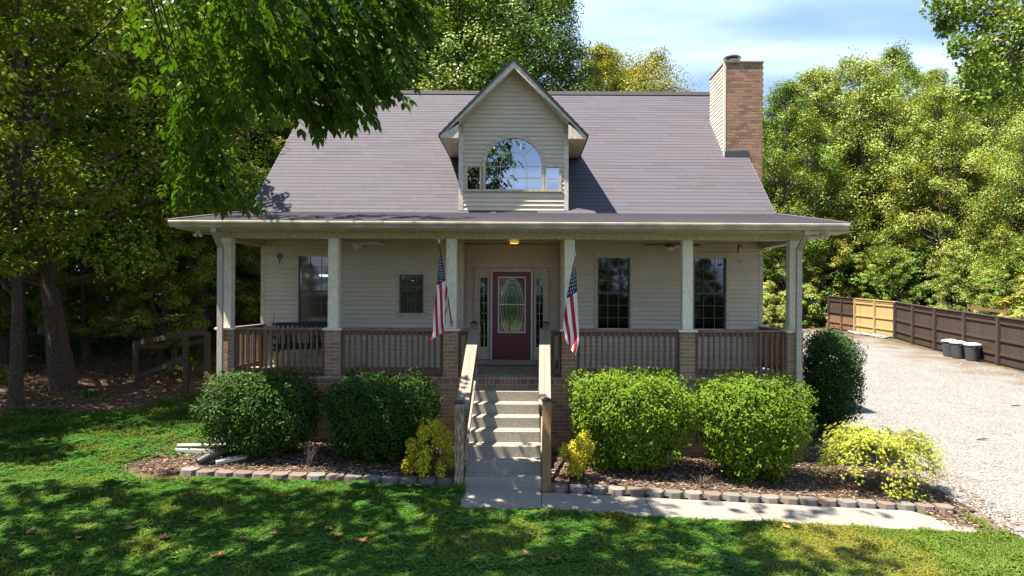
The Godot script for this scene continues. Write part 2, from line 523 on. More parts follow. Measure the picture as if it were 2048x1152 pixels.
func build_ground():
	var xs := []
	var ds := []
	var x := -140.0
	while x < 140.0:
		xs.append(x)
		x += 0.25 if x >= -16.0 and x < 12.0 else (0.5 if x >= -30.0 and x < 24.0 else 4.0)
	x = -120.0
	while x < 160.0:
		ds.append(x)
		x += 0.25 if x >= 4.0 and x < 24.0 else (0.75 if x >= 0.0 and x < 50.0 else 5.0)
	xs.append(140.0); ds.append(160.0)
	var f := FastNoiseLite.new()
	f.seed = 3
	f.frequency = 0.35
	f.fractal_octaves = 4
	var b := MB.new()
	for d in ds:
		for xv in xs:
			b.v.append(on_ground(xv, d))
			b.n.append(Vector3(0.03, 1, 0.06).normalized())
			b.c.append(soil_color(xv, d, f))
	for j in ds.size() - 1:
		for i in xs.size() - 1:
			var p := j * xs.size() + i
			var q := p + xs.size()
			b.ix.append_array([p, q, p + 1, p + 1, q, q + 1])
	var o := piece("ground", b.mesh(), M.earth)
	tag(o, "gently sloping ground of grass and bare forest soil", "ground", "", "structure")
	# the gravel drive, a sheet with an uneven edge
	var g := MB.new()
	var rows := 110
	var cols := 26
	for j in rows + 1:
		var d: float = lerp(5.0, 40.5, j / float(rows))
		var l: float = drive_left(d) + f.get_noise_2d(d * 4.0, 10.0) * 0.5
		var r: float = 18.75 + f.get_noise_2d(d * 4.0, 30.0) * 0.3
		if d > 36.0:
			r = lerp(18.75, 17.2, (d - 36.0) / 4.5)
		for i in cols + 1:
			var xv: float = lerp(l, r, i / float(cols))
			g.v.append(on_ground(xv, d, 0.012 + 0.008 * f.get_noise_2d(xv * 6.0, d * 6.0)))
			g.n.append(Vector3(0.0, 1, 0.06).normalized())
			var edge: float = min(min((xv - l) / 1.1, (r - xv) / 3.0), (40.5 - d) / 4.5)
			var t: float = clamp(edge * 1.6 + f.get_noise_2d(xv * 1.7, d * 1.7) * 1.5 - 0.25, 0.0, 1.0)
			var dirt := Color(0.62, 0.45, 0.32)
			var k := 0.94 + 0.16 * f.get_noise_2d(xv * 3.0 + 40.0, d * 3.0)
			g.c.append(dirt.lerp(Color(k, k * 0.985, k * 0.97), t))
	for j in rows:
		for i in cols:
			var p := j * (cols + 1) + i
			var q := p + cols + 1
			g.ix.append_array([p, q, p + 1, p + 1, q, q + 1])
	tag(piece("gravel_driveway", g.mesh(), M.gravel), "pale grey gravel driveway beside the house", "driveway", "", "structure")
	# mulch beds in front of the porch
	mulch(-5.75, -1.16, func(xv): return 11.12 + max(0.0, -5.2 - xv) * 1.3, func(xv): return 13.5 - max(0.0, -5.35 - xv) * 2.6, f, "bark mulch bed with dark shrubs left of the concrete steps")
	mulch(0.45, 7.35, func(xv): return 11.02, func(xv): return 13.5 if xv < 5.7 else 15.6 - (xv - 5.7) * 1.5, f, "bark mulch bed with bright shrubs right of the concrete steps")
	# the concrete walk, one slab after another
	var ends := [-0.975, 0.27, 1.935, 3.6, 5.27, 6.95]
	for k in 5:
		var s := MB.new()
		var x0: float = ends[k] + 0.006
		var x1: float = ends[k + 1] - 0.006
		var far := 11.08 if k == 0 else 10.93
		var near_ := 10.13
		var cut := 0.75 if k == 4 else 0.0
		var lo := [on_ground(x0, far, -0.12), on_ground(x1 - cut, far, -0.12), on_ground(x1, near_, -0.12), on_ground(x0, near_, -0.12)]
		var hi := [on_ground(x0, far, 0.035), on_ground(x1 - cut, far, 0.035), on_ground(x1, near_, 0.035), on_ground(x0, near_, 0.035)]
		var m := Vector3.ZERO
		for p in lo + hi: m += p / 8.0
		for q in range(4):
			lo[q] -= m
			hi[q] -= m
		s.col = grey([0.97, 0.9, 0.93, 0.88, 0.96][k])
		s.hexa(lo, hi)
		var o2 := piece("concrete_path", s.mesh(), M.walk, null, m)
		tag(o2, ["square concrete path slab at the foot of the steps", "concrete path slab second from the steps", "concrete path slab third from the steps", "concrete path slab fourth from the steps", "concrete path slab cut off slantwise at its gravel end"][k], "path", "concrete path slabs", "structure")

func drive_left(d: float) -> float:
	if d < 11.0:
		return 7.15 + (11.0 - d) * 0.15
	if d < 13.5:
		return 7.15
	if d < 17.0:
		return lerp(7.15, 6.3, (d - 13.5) / 3.5)
	return lerp(6.3, 15.5, clamp((d - 22.0) / 18.0, 0.0, 1.0))

func soil_color(x: float, d: float, f: FastNoiseLite) -> Color:
	var grass := Color(0.075, 0.10, 0.028)
	var litter := Color(0.115, 0.075, 0.045)
	var n := f.get_noise_2d(x, d)
	var t := lawn_share(x, d) + n * 0.9
	var c := litter.lerp(grass, clamp(t, 0.0, 1.0))
	return c * (0.85 + 0.4 * f.get_noise_2d(x * 3.0 + 9.0, d * 3.0))

func lawn_share(x: float, d: float) -> float:     # how grassy the ground is, apart from noise
	if d < 10.2:
		return 1.1
	if x < 0.0:
		var s := 1.0
		s -= clamp((d - 13.6 - (x + 12.0) * 0.35) * 0.8, 0.0, 1.0)                # litter under the trees
		if x < -11.0:
			s = min(s, clamp((14.6 - d) * 0.7 + 0.3, -0.3, 1.0))
		if d > 21.0 and d < 33.0 and x < -9.0:
			s = max(s, 0.95 - abs(d - 26.5) * 0.16)
		var bare := 1.0 - Vector2((x + 5.9) / 1.15, (d - 11.55) / 0.85).length()
		s -= clamp(bare * 2.2, 0.0, 1.3)
		return s
	if d > 38.0:
		return 0.55
	return 0.2

func mulch(x0: float, x1: float, near_: Callable, far: Callable, f: FastNoiseLite, label: String):
	var b := MB.new()
	var cols := 60
	var rows := 22
	for i in cols + 1:
		var x: float = lerp(x0, x1, i / float(cols))
		for j in rows + 1:
			var d: float = lerp(near_.call(x), far.call(x), j / float(rows))
			b.v.append(on_ground(x, d, 0.035 + 0.03 * f.get_noise_2d(x * 5.0, d * 5.0)))
			b.n.append(Vector3.UP)
			b.c.append(Color(1, 1, 1) * (0.95 + 0.3 * f.get_noise_2d(x * 8.0, d * 8.0)))
	for i in cols:
		for j in rows:
			var p := i * (rows + 1) + j
			var q := p + rows + 1
			b.ix.append_array([p, p + 1, q, q, p + 1, q + 1])
	tag(piece("mulch_bed", b.mesh(), M.mulch), label, "mulch", "mulch beds", "structure")

# ---------------------------------------------------------------- the house

var house: Node3D
var brick_meshes := []
const COURSE := 0.0758

func brick_mesh(size: Vector3) -> Array:
	var out := []
	for k in 7:
		var b := MB.new()
		var base := Color(0.42, 0.225, 0.145)
		var tone := [0.8, 0.92, 1.0, 1.08, 1.18, 0.68, 1.0][k] as float
		b.col = base * tone
		if k == 6:
			b.col = Color(0.43, 0.27, 0.18)
		b.box(Vector3.ZERO, size, 0.0)
		out.append(b.mesh())
	return out

func brick_tone() -> Color:
	var t := rr(0.72, 1.2)
	return Color(0.42 * t, (0.225 + rr(-0.01, 0.035)) * t, (0.13 + rr(-0.01, 0.025)) * t)

func siding_run(x0: float, x1: float, y0: float, d: float, parent: Node3D, tone := 1.0, expo := 0.0985):
	# one course: its lower edge stands proud and rolls under
	if x1 - x0 < 0.02:
		return
	var b := MB.new()
	b.col = grey(tone)
	var o := V((x0 + x1) * 0.5, y0, d)
	var h := (x1 - x0) * 0.5
	var y1 := expo
	b.quad(Vector3(-h, 0.006, 0.030), Vector3(h, 0.006, 0.030), Vector3(h, y1, 0.003), Vector3(-h, y1, 0.003))
	b.quad(Vector3(-h, -0.006, 0.025), Vector3(h, -0.006, 0.025), Vector3(h, 0.006, 0.030), Vector3(-h, 0.006, 0.030))
	b.quad(Vector3(-h, -0.006, 0.0), Vector3(h, -0.006, 0.0), Vector3(h, -0.006, 0.025), Vector3(-h, -0.006, 0.025))
	for s in [-1.0, 1.0]:
		b.quad_out(Vector3(h * s, -0.006, 0.0), Vector3(h * s, 0.006, 0.030), Vector3(h * s, y1, 0.003), Vector3(h * s, y1, 0.0), Vector3.ZERO)
	piece("siding_board", b.mesh(), M.siding, parent, o)

func sided(x0: float, x1: float, y0: float, y1: float, d: float, holes: Array, parent: Node3D):
	var y := y0
	while y < y1 - 0.03:
		var e: float = min(0.0985, y1 - y)
		var cuts := [[x0, x1]]
		for h in holes:
			if y + e * 0.5 > h[2] and y + e * 0.5 < h[3]:
				var next := []
				for c in cuts:
					if h[0] > c[0]: next.append([c[0], min(c[1], h[0])])
					if h[1] < c[1]: next.append([max(c[0], h[1]), c[1]])
				cuts = next
		for c in cuts:
			if c[1] - c[0] > 1.6 and rng.randf() < 0.55:      # a lapped joint
				var j := rr(c[0] + 0.5, c[1] - 0.5)
				siding_run(c[0], j, y, d, parent, rr(0.93, 1.03), e)
				siding_run(j + 0.003, c[1], y, d, parent, rr(0.93, 1.03), e)
			else:
				siding_run(c[0], c[1], y, d, parent, rr(0.93, 1.03), e)
		y += 0.0985

func wall_with_holes(x0: float, x1: float, y0: float, y1: float, d: float, thick: float, holes: Array, parent: Node3D):
	# the sheathing behind the boards, in blocks round the openings
	var xs := [x0, x1]
	var ys := [y0, y1]
	for h in holes:
		xs.append_array([h[0], h[1]])
		ys.append_array([h[2], h[3]])
	xs.sort()
	ys.sort()
	var b := MB.new()
	for i in xs.size() - 1:
		for j in ys.size() - 1:
			var cx: float = (xs[i] + xs[i + 1]) * 0.5
			var cy: float = (ys[j] + ys[j + 1]) * 0.5
			var open: bool = cx < x0 or cx > x1 or cy < y0 or cy > y1 or xs[i + 1] - xs[i] < 0.001 or ys[j + 1] - ys[j] < 0.001
			for h in holes:
				if cx > h[0] and cx < h[1] and cy > h[2] and cy < h[3]:
					open = true
			if not open:
				b.box(V(cx, cy, d + thick * 0.5), Vector3(xs[i + 1] - xs[i], ys[j + 1] - ys[j], thick))
	piece("wall", b.mesh(), M.trim, parent)

func build_house():
	house = thing("house", V(HX, 0.2, WALL_D), "beige sided cottage with grey shingle roof, gabled dormer and full width porch", "house")
	var x_l := -5.87
	var x_r := 5.29
	# openings: x0, x1, y0, y1
	var big_y0 := 2.40
	var big_y1 := 4.05
	var left_win := [xx(597, WALL_D), xx(665, WALL_D), big_y0, big_y1]
	var small_win := [xx(798.5, WALL_D), xx(848, WALL_D), EYE - (628 - CY) * WALL_D / F, EYE - (548 - CY) * WALL_D / F]
	var right_win := [xx(1194, WALL_D), xx(1260, WALL_D), big_y0, big_y1]
	var far_win := [xx(1386, WALL_D), xx(1452, WALL_D), big_y0, big_y1]
	var e0 := -1.37
	var e1 := 0.79
	sided(x_l + 0.08, e0 - 0.1, FLOOR, CEIL, WALL_D, [left_win, small_win], house)
	sided(e1 + 0.08, x_r - 0.09, FLOOR, CEIL, WALL_D, [right_win, far_win], house)
	wall_with_holes(x_l, e0, 0.0, 5.0, WALL_D, 0.16, [left_win, small_win], house)
	wall_with_holes(e1, x_r, 0.0, 5.0, WALL_D, 0.16, [right_win, far_win], house)
	# the recessed entry
	var dx0 := xx(949, ENTRY_D)
	var dx1 := xx(1097, ENTRY_D)
	var door_y1 := EYE - (537.0 - CY) * ENTRY_D / F
	sided(e0 + 0.01, e1 - 0.01, FLOOR, CEIL, ENTRY_D, [[dx0, dx1, FLOOR - 0.1, door_y1]], house)
	boxed("entry_wall", M.trim, house, V((e0 + e1) * 0.5, 2.95, ENTRY_D + 0.1), Vector3(e1 - e0, 2.8, 0.2))
	for s in [e0, e1]:
		boxed("entry_return", M.siding, house, V(s + (-0.08 if s < 0 else 0.08), 2.95, (WALL_D + ENTRY_D) * 0.5 + 0.1), Vector3(0.16, 2.78, ENTRY_D - WALL_D - 0.1))
		boxed("corner_trim", M.trim, house, V(s + (-0.05 if s < 0 else 0.04), (FLOOR + CEIL) * 0.5, WALL_D - 0.012), Vector3(0.1 if s < 0 else 0.08, CEIL - FLOOR, 0.032))
	for s in [x_l + 0.04, x_r - 0.045]:
		boxed("corner_trim", M.trim, house, V(s, (FLOOR + CEIL) * 0.5, WALL_D - 0.014), Vector3(0.09, CEIL - FLOOR, 0.032))
	# side and back walls, an attic floor, an inner floor and back room wall
	boxed("side_wall", M.siding, house, V(x_l + 0.08, 2.5, 19.75), Vector3(0.16, 5.0, 8.78))
	boxed("side_wall", M.siding, house, V(x_r - 0.08, 2.5, 19.75), Vector3(0.16, 5.0, 8.78))
	boxed("back_wall", M.siding, house, V(HX, 2.5, 24.22), Vector3(x_r - x_l, 5.0, 0.16))
	boxed("room_floor", M.room, house, V(HX, FLOOR - 0.06, 20.0), Vector3(x_r - x_l - 0.34, 0.1, 8.1))
	boxed("room_ceiling", M.room, house, V(HX, 4.25, 20.0), Vector3(x_r - x_l - 0.34, 0.1, 8.1))
	boxed("room_wall", M.room, house, V(HX, 2.9, 21.4), Vector3(x_r - x_l - 0.34, 2.58, 0.1))
	for s in [e0 - 0.3, e1 + 0.3]:
		boxed("room_wall", M.room, house, V(s, 2.9, 18.6), Vector3(0.1, 2.58, 5.5))
	for s in [-1.0, 1.0]:      # gable ends
		var gb := MB.new()
		var gx := x_l + 0.08 if s < 0 else x_r - 0.08
		gb.hexa([V(gx - 0.08, 4.9, WALL_D), V(gx + 0.08, 4.9, WALL_D), V(gx + 0.08, 4.9, 24.3), V(gx - 0.08, 4.9, 24.3)],
			[V(gx - 0.08, 8.85, 19.75), V(gx + 0.08, 8.85, 19.75), V(gx + 0.08, 8.85, 19.85), V(gx - 0.08, 8.85, 19.85)])
		piece("gable_wall", gb.mesh(), M.siding, house)
	window("left tall window", left_win, true, M.glass)
	window("small window", small_win, false, M.glass)
	window("right tall window", right_win, true, M.dark_glass)
	window("far tall window", far_win, true, M.dark_glass)
	build_door(dx0, dx1, door_y1)
	build_porch()
	build_roof()
	build_dormer()
	build_chimney()

func window(_what: String, h: Array, tall: bool, pane: Material):
	var x0: float = h[0]
	var x1: float = h[1]
	var y0: float = h[2]
	var y1: float = h[3]
	var mid := V((x0 + x1) * 0.5, (y0 + y1) * 0.5, WALL_D)
	var w := node("window", mid, house)
	var d := WALL_D - 0.01
	# casing
	for s in [-1.0, 1.0]:
		boxed("casing", M.trim, w, V(mid.x + s * ((x1 - x0) * 0.5 + 0.02), mid.y, d - 0.014), Vector3(0.055, y1 - y0 + 0.15, 0.045))
		boxed("casing", M.trim, w, V(mid.x, mid.y + s * ((y1 - y0) * 0.5 + 0.035), d - 0.012), Vector3(x1 - x0 - 0.016, 0.08, 0.04))
	var fr := MB.new()
	var t := 0.035
	var fd := WALL_D + 0.025
	for s in [-1.0, 1.0]:
		fr.box(V(mid.x + s * ((x1 - x0) * 0.5 - t * 0.5 - 0.008), mid.y, fd), Vector3(t, y1 - y0 - 0.012, 0.06))
		fr.box(V(mid.x, mid.y + s * ((y1 - y0) * 0.5 - t * 0.5 - 0.006), fd), Vector3(x1 - x0 - 2.0 * t - 0.016, t, 0.055))
	if tall:
		fr.box(V(mid.x, mid.y, fd), Vector3(x1 - x0 - 2.0 * t - 0.016, 0.04, 0.05))
	piece("frame", fr.mesh(), M.dark_frame, w)
	var panes := [[y0, mid.y], [mid.y, y1]]
	for p in panes:
		boxed("pane", pane, w, V(mid.x, (p[0] + p[1]) * 0.5, fd + 0.012), Vector3(x1 - x0 - 2.0 * t - 0.01, p[1] - p[0] - 0.02, 0.004))
	var mun: Material = M.muntin
	for k in [1, 2]:
		boxed("muntin", mun, w, V(lerp(x0, x1, k / 3.0), mid.y, fd + 0.004), Vector3(0.014, y1 - y0 - 0.08, 0.01))
	var rows := 6 if tall else 3
	for k in range(1, rows):
		if tall and k == 3:
			continue
		boxed("muntin", mun, w, V(mid.x, lerp(y0, y1, k / float(rows)), fd + 0.0055), Vector3(x1 - x0 - 0.09, 0.014, 0.01))

func build_door(dx0: float, dx1: float, top: float):
	var d := ENTRY_D
	var k := d / F
	var X := func(px): return (px - CX) * k
	var Y := func(py): return EYE - (py - CY) * k
	# raised sill along the entry
	boxed("door_sill", M.concrete, house, V((dx0 + dx1) * 0.5, FLOOR + 0.062, d - 0.10), Vector3(dx1 - dx0 + 0.42, 0.12, 0.24), 0.01)
	var sur := node("door_surround", V((dx0 + dx1) * 0.5, FLOOR + 0.12, d), house)
	var ff := d - 0.03
	for s in [dx0 + 0.045, dx1 - 0.045]:
		boxed("casing", M.trim, sur, V(s, (FLOOR + 0.12 + top) * 0.5, ff), Vector3(0.09, top - FLOOR - 0.12, 0.07))
	boxed("casing", M.trim, sur, V((dx0 + dx1) * 0.5, top - 0.045, ff - 0.004), Vector3(dx1 - dx0 - 0.006, 0.09, 0.07))
	var lights := [[957.0, 979.5, 960.5, 975.0], [1068.0, 1092.0, 1072.5, 1086.0]]
	for q in lights:
		var sl := node("sidelight", V(X.call((q[0] + q[1]) * 0.5), FLOOR + 0.12, d), house)
		var gx0: float = X.call(q[2])
		var gx1: float = X.call(q[3])
		var gy0: float = Y.call(694.0)
		var gy1: float = Y.call(556.0)
		var sx0: float = X.call(q[0])
		var sx1: float = X.call(q[1])
		var fd := d - 0.015
		boxed("panel", M.trim, sl, V((sx0 + sx1) * 0.5, (FLOOR + 0.12 + gy0) * 0.5, fd), Vector3(sx1 - sx0, gy0 - FLOOR - 0.12, 0.04))
		boxed("panel", M.trim, sl, V((sx0 + sx1) * 0.5, (gy1 + top - 0.09) * 0.5, fd), Vector3(sx1 - sx0, top - 0.09 - gy1, 0.04))
		boxed("stile", M.trim, sl, V((sx0 + gx0) * 0.5, (gy0 + gy1) * 0.5, fd - 0.006), Vector3(gx0 - sx0, gy1 - gy0, 0.045))
		boxed("stile", M.trim, sl, V((sx1 + gx1) * 0.5, (gy0 + gy1) * 0.5, fd - 0.006), Vector3(sx1 - gx1, gy1 - gy0, 0.045))
		boxed("leaded_glass", M.dark_glass, sl, V((gx0 + gx1) * 0.5, (gy0 + gy1) * 0.5, d + 0.004), Vector3(gx1 - gx0, gy1 - gy0, 0.012))
		boxed("came", M.came, sl, V((gx0 + gx1) * 0.5, (gy0 + gy1) * 0.5, d - 0.005), Vector3(0.007, gy1 - gy0, 0.006))
		for row in [[580.0, 1], [606.0, 2], [608.0, 1], [627.0, 2], [641.0, 2], [647.0, 2], [673.0, 2]]:
			for c in row[1]:
				var off: float = 0.0 if row[1] == 1 else (c - 0.5) * 0.075
				boxed("bevelled_diamond", M.bevel, sl, V((gx0 + gx1) * 0.5 + off, Y.call(row[0]), d - 0.008), Vector3(0.032, 0.032, 0.008), 0.0035, Color(1, 1, 1), Basis(Vector3(0, 0, 1), PI / 4))
	# the storm door with the entrance door's oval glass behind it
	var door := node("storm_door", V(X.call(1023.5), FLOOR + 0.12, d), house)
	tag(door, "dark red storm door with white framed glass")
	var x0: float = X.call(985.0)
	var x1: float = X.call(1062.0)
	var y0: float = FLOOR + 0.128
	var y1: float = Y.call(543.5)
	for s in [x0 - 0.018, x1 + 0.018]:
		boxed("jamb", M.white_metal, door, V(s, (y0 + y1) * 0.5, d - 0.055), Vector3(0.036, y1 - y0 + 0.03, 0.08))
	boxed("jamb", M.white_metal, door, V((x0 + x1) * 0.5, y1 + 0.014, d - 0.055), Vector3(x1 - x0 - 0.002, 0.028, 0.08))
	var gx0: float = X.call(997.5)
	var gx1: float = X.call(1050.5)
	var gy0: float = Y.call(664.5)
	var gy1: float = Y.call(555.0)
	var pb := MB.new()
	var pd := d - 0.05
	pb.box(V((x0 + x1) * 0.5, (y0 + gy0) * 0.5, pd), Vector3(x1 - x0, gy0 - y0, 0.04))
	pb.box(V((x0 + x1) * 0.5, (y1 + gy1) * 0.5, pd), Vector3(x1 - x0, y1 - gy1, 0.04))
	pb.box(V((x0 + gx0) * 0.5, (gy0 + gy1) * 0.5, pd), Vector3(gx0 - x0, gy1 - gy0, 0.04))
	pb.box(V((x1 + gx1) * 0.5, (gy0 + gy1) * 0.5, pd), Vector3(x1 - gx1, gy1 - gy0, 0.04))
	piece("panel", pb.mesh(), M.door, door)
	var wf := MB.new()
	var t := 0.026
	var my: float = Y.call(609.0)
	for s in [gx0, gx1]:
		wf.box(V(s, (gy0 + gy1) * 0.5, pd - 0.022), Vector3(t, gy1 - gy0 + t, 0.03))
	for s in [gy0, gy1, my]:
		wf.box(V((gx0 + gx1) * 0.5, s, pd - 0.022), Vector3(gx1 - gx0 - t, t, 0.028))
	piece("window_frame", wf.mesh(), M.white_metal, door)
	boxed("storm_glass", M.glass, door, V((gx0 + gx1) * 0.5, (gy0 + gy1) * 0.5, pd - 0.012), Vector3(gx1 - gx0, gy1 - gy0, 0.004))
	boxed("inner_panel", M.door_inner, door, V((x0 + x1) * 0.5, (gy0 + gy1) * 0.5, pd + 0.035), Vector3(x1 - x0 - 0.05, gy1 - gy0 + 0.2, 0.01))
	var ov := MB.new()
	var cam := MB.new()
	var c := V((gx0 + gx1) * 0.5, (gy0 + gy1) * 0.5 - 0.05, pd + 0.024)
	var rx := (gx1 - gx0) * 0.43
	var ry := (gy1 - gy0) * 0.52
	for q in 36:
		var a := TAU * q / 36.0
		var b2 := TAU * (q + 1) / 36.0
		ov.tri(c, c + Vector3(cos(a) * rx, sin(a) * ry, 0), c + Vector3(cos(b2) * rx, sin(b2) * ry, 0))
		for sc in [1.0, 0.78, 0.52]:
			var pa := c + Vector3(cos(a) * rx * sc, sin(a) * ry * (0.4 + 0.6 * sc), 0.006)
			var pe := c + Vector3(cos(b2) * rx * sc, sin(b2) * ry * (0.4 + 0.6 * sc), 0.006)
			var wdt := 0.016 if sc == 1.0 else 0.008
			cam.beam(pa, pe, wdt, 0.008, Vector3(0, 0, 1))
	piece("oval_glass", ov.mesh(), M.oval_glass, door)
	piece("came", cam.mesh(), M.came, door)
	for q in [[0.0, 0.30], [0.03, 0.02], [-0.03, 0.02], [0.0, -0.02], [0.03, -0.22], [-0.03, -0.22], [0.0, -0.26], [0.0, -0.5]]:
		boxed("bevelled_diamond", M.bevel, door, c + Vector3(q[0], q[1], 0.01), Vector3(0.034, 0.034, 0.008), 0.0035, Color(1, 1, 1), Basis(Vector3(0, 0, 1), PI / 4))
	var hd := MB.new()
	hd.box(V(x1 - 0.035, Y.call(637.0), pd - 0.035), Vector3(0.018, 0.13, 0.03), 0.004)
	piece("handle", hd.mesh(), M.black, door)

func bricked(parent: Node3D, x0: float, x1: float, y0: float, y1: float, d: float, depth: float, keep: Callable, most: int, set_off := 0.0):
	# running bond on a face that looks to the front: single bricks where keep() says so, the others as one part
	var full := brick_mesh(Vector3(0.191, 0.0633, depth))
	var rest := MB.new()
	var made := 0
	var n := int(ceil((y1 - y0) / COURSE))
	for k in range(n):
		var yt := y1 - k * COURSE
		var h: float = min(COURSE, yt - y0) - 0.0125
		if h < 0.02:
			continue
		var x := x0 - (0.1015 if k % 2 == 1 else 0.0) - set_off
		while x < x1 - 0.01:
			var a: float = max(x, x0) + 0.006
			var b: float = min(x + 0.203, x1) - 0.006
			x += 0.203
			if b - a < 0.02:
				continue
			var c := V((a + b) * 0.5, yt - 0.0125 - h * 0.5, d + depth * 0.5 + rr(-0.002, 0.002))
			if keep.call(c) and made < most:
				made += 1
				if b - a > 0.188 and h > 0.06:
					piece("brick", full[rng.randi() % 7], M.brick, parent, c)
				else:
					boxed("brick", M.brick, parent, c, Vector3(b - a, h, depth), 0.0, brick_tone())
			else:
				rest.col = brick_tone()
				rest.box(c, Vector3(b - a, h, depth))
	if rest.v.size() > 0:
		var o := piece("brickwork", rest.mesh(), M.brick, parent)
		tag(o, "", "", "", "stuff")

func build_porch():
	var px0 := -6.03
	var px1 := 5.45
	# foundation: mortar core, bricks, a course of bricks on end under the floor
	var fo := node("foundation", V(HX, 0.0, 13.4), house)
	boxed("mortar", M.mortar, fo, V(HX, 0.44, 14.272), Vector3(px1 - px0 - 0.02, 1.98, 1.857))
	var seen := func(c: Vector3) -> bool:
		return (c.y > 1.02 or (c.x > 2.5 and c.x < 4.0) or (c.x > -1.75 and c.x < 1.25) or (c.x > -4.25 and c.x < -3.2)) and not (c.x > -0.95 and c.x < 0.33)
	bricked(fo, px0, px1, -0.55, FLOOR - 0.125, 13.34, 0.055, seen, 290)
	var rest := MB.new()
	var x := px0
	var made := 0
	var onend := brick_mesh(Vector3(0.067, 0.098, 0.055))
	while x < px1 - 0.03:
		if x > -2.6 and x < 1.9 or (x < -2.6 and made < 200):
			piece("brick_on_end", onend[rng.randi() % 7], M.brick, fo, V(x + 0.038, FLOOR - 0.0745, 13.367))
			made += 1
		else:
			piece("brick_on_end", onend[rng.randi() % 7], M.brick, fo, V(x + 0.038, FLOOR - 0.0745, 13.367))
		x += COURSE
	# right and left ends of the foundation
	for s in [px0, px1]:
		for k in range(25):
			for j in range(9):
				rest.col = brick_tone()
				rest.box(V(s + (-0.012 if s < 0 else 0.012), FLOOR - 0.16 - k * COURSE, 13.45 + j * 0.203 + (0.1 if k % 2 else 0.0)), Vector3(0.05, 0.0665, 0.194))
	tag(piece("brickwork", rest.mesh(), M.brick, fo), "", "", "", "stuff")
	# floor
	boxed("porch_floor", M.porch_floor, house, V(HX, FLOOR - 0.0125, 14.28), Vector3(px1 - px0 - 0.01, 0.025, 1.84))
	boxed("entry_floor", M.porch_floor, house, V(HX, FLOOR - 0.02, 15.55), Vector3(2.2, 0.025, 0.7))
	# pillars with posts
	var cols := [-5.89, -3.78, -1.455, 0.875, 3.20, 5.31]
	for i in cols.size():
		var c: float = cols[i]
		var w := 0.30
		var top := 2.455
		var pl := node("pillar", V(c, FLOOR, 13.53), house)
		boxed("mortar", M.mortar, pl, V(c, (FLOOR + top) * 0.5, 13.53), Vector3(w - 0.006, top - FLOOR, w - 0.006))
		for k in range(12):
			var y := FLOOR + (k + 0.5) * COURSE
			var flip := 1.0 if k % 2 else -1.0
			for q in [[-0.05, 0.19, 0.10], [0.1015, 0.088, 0.10]]:
				boxed("brick", M.brick, pl, V(c + q[0] * flip, y, 13.43 + 0.001 * (k % 2)), Vector3(q[1], 0.0618, 0.1), 0.0, brick_tone())
			for q in [[0.05, 0.19, 0.2], [-0.1015, 0.088, 0.2]]:
				boxed("brick", M.brick, pl, V(c + q[0] * flip, y, 13.585 + 0.002 * (k % 2)), Vector3(q[1], 0.0618, 0.19), 0.0, brick_tone())
		boxed("pillar_cap", M.post_paint, pl, V(c, top + 0.022, 13.53), Vector3(0.37, 0.044, 0.37), 0.008)
		boxed("post", M.post_paint, house, V(c, (top + 0.044 + 4.27) * 0.5, 13.53), Vector3(0.205, 4.27 - top - 0.044, 0.205), 0.008)
	# beam, soffit, ceiling boards
	boxed("porch_beam", M.trim, house, V(HX, 4.325, 13.53), Vector3(11.64, 0.11, 0.24), 0.004)
	for s in [-5.89, 5.31]:
		boxed("porch_beam", M.trim, house, V(s, 4.30, 14.42), Vector3(0.2, 0.16, 1.52), 0.004)
	var bx := -6.5
	var k2 := 0
	while bx < 5.9:
		# boards run from the wall to the eave; joints are open grooves
		var cy := CEIL + 0.042
		boxed("ceiling_board", M.soffit, house, V(bx + 0.149, cy, 14.43), Vector3(0.292, 0.012, 1.54), 0.0, grey(rr(0.94, 1.04)))
		boxed("soffit_board", M.soffit, house, V(bx + 0.149, cy, 13.035), Vector3(0.292, 0.012, 0.75), 0.0, grey(rr(0.94, 1.04)))
		bx += 0.30
		k2 += 1
	boxed("entry_ceiling", M.soffit, house, V(-0.29, CEIL + 0.02, 15.55), Vector3(2.16, 0.012, 0.72))
	# gutter along the eave and back along both ends
	var gl := -6.58
	var gr := 5.98
	for seg in [[V(gl, 0, 12.62), V(gr, 0, 12.62)], [V(gl + 0.06, 0, 12.69), V(gl + 0.06, 0, 15.3)], [V(gr - 0.06, 0, 12.69), V(gr - 0.06, 0, 15.3)]]:
		var gm := MB.new()
		var f: Vector3 = (seg[1] - seg[0]).normalized()
		var o := Vector3(0, 0, 1) if abs(f.x) > 0.5 else Vector3(-1 if seg[0].x < 0 else 1, 0, 0)
		var prof := [[-0.05, 4.50], [0.052, 4.515], [0.066, 4.505], [0.066, 4.478], [0.05, 4.455], [0.022, 4.425], [0.01, 4.395], [-0.05, 4.395]]
		for q in prof.size():
			var p: Array = prof[q]
			var r: Array = prof[(q + 1) % prof.size()]
			var a0: Vector3 = seg[0] + o * p[0] + Vector3(0, p[1], 0)
			var a1: Vector3 = seg[1] + o * p[0] + Vector3(0, p[1], 0)
			var b1: Vector3 = seg[1] + o * r[0] + Vector3(0, r[1], 0)
			var b0: Vector3 = seg[0] + o * r[0] + Vector3(0, r[1], 0)
			gm.quad_out(a0, a1, b1, b0, (seg[0] + seg[1]) * 0.5 + Vector3(0, 4.45, 0))
		for e in seg:
			gm.quad_out(e + o * -0.05 + Vector3(0, 4.50, 0), e + o * 0.06 + Vector3(0, 4.505, 0), e + o * 0.05 + Vector3(0, 4.455, 0), e + o * -0.05 + Vector3(0, 4.395, 0), (seg[0] + seg[1]) * 0.5)
		piece("gutter", gm.mesh(), M.gutter, house)
	boxed("fascia_board", M.trim, house, V(HX, 4.44, 12.69), Vector3(12.4, 0.13, 0.02))
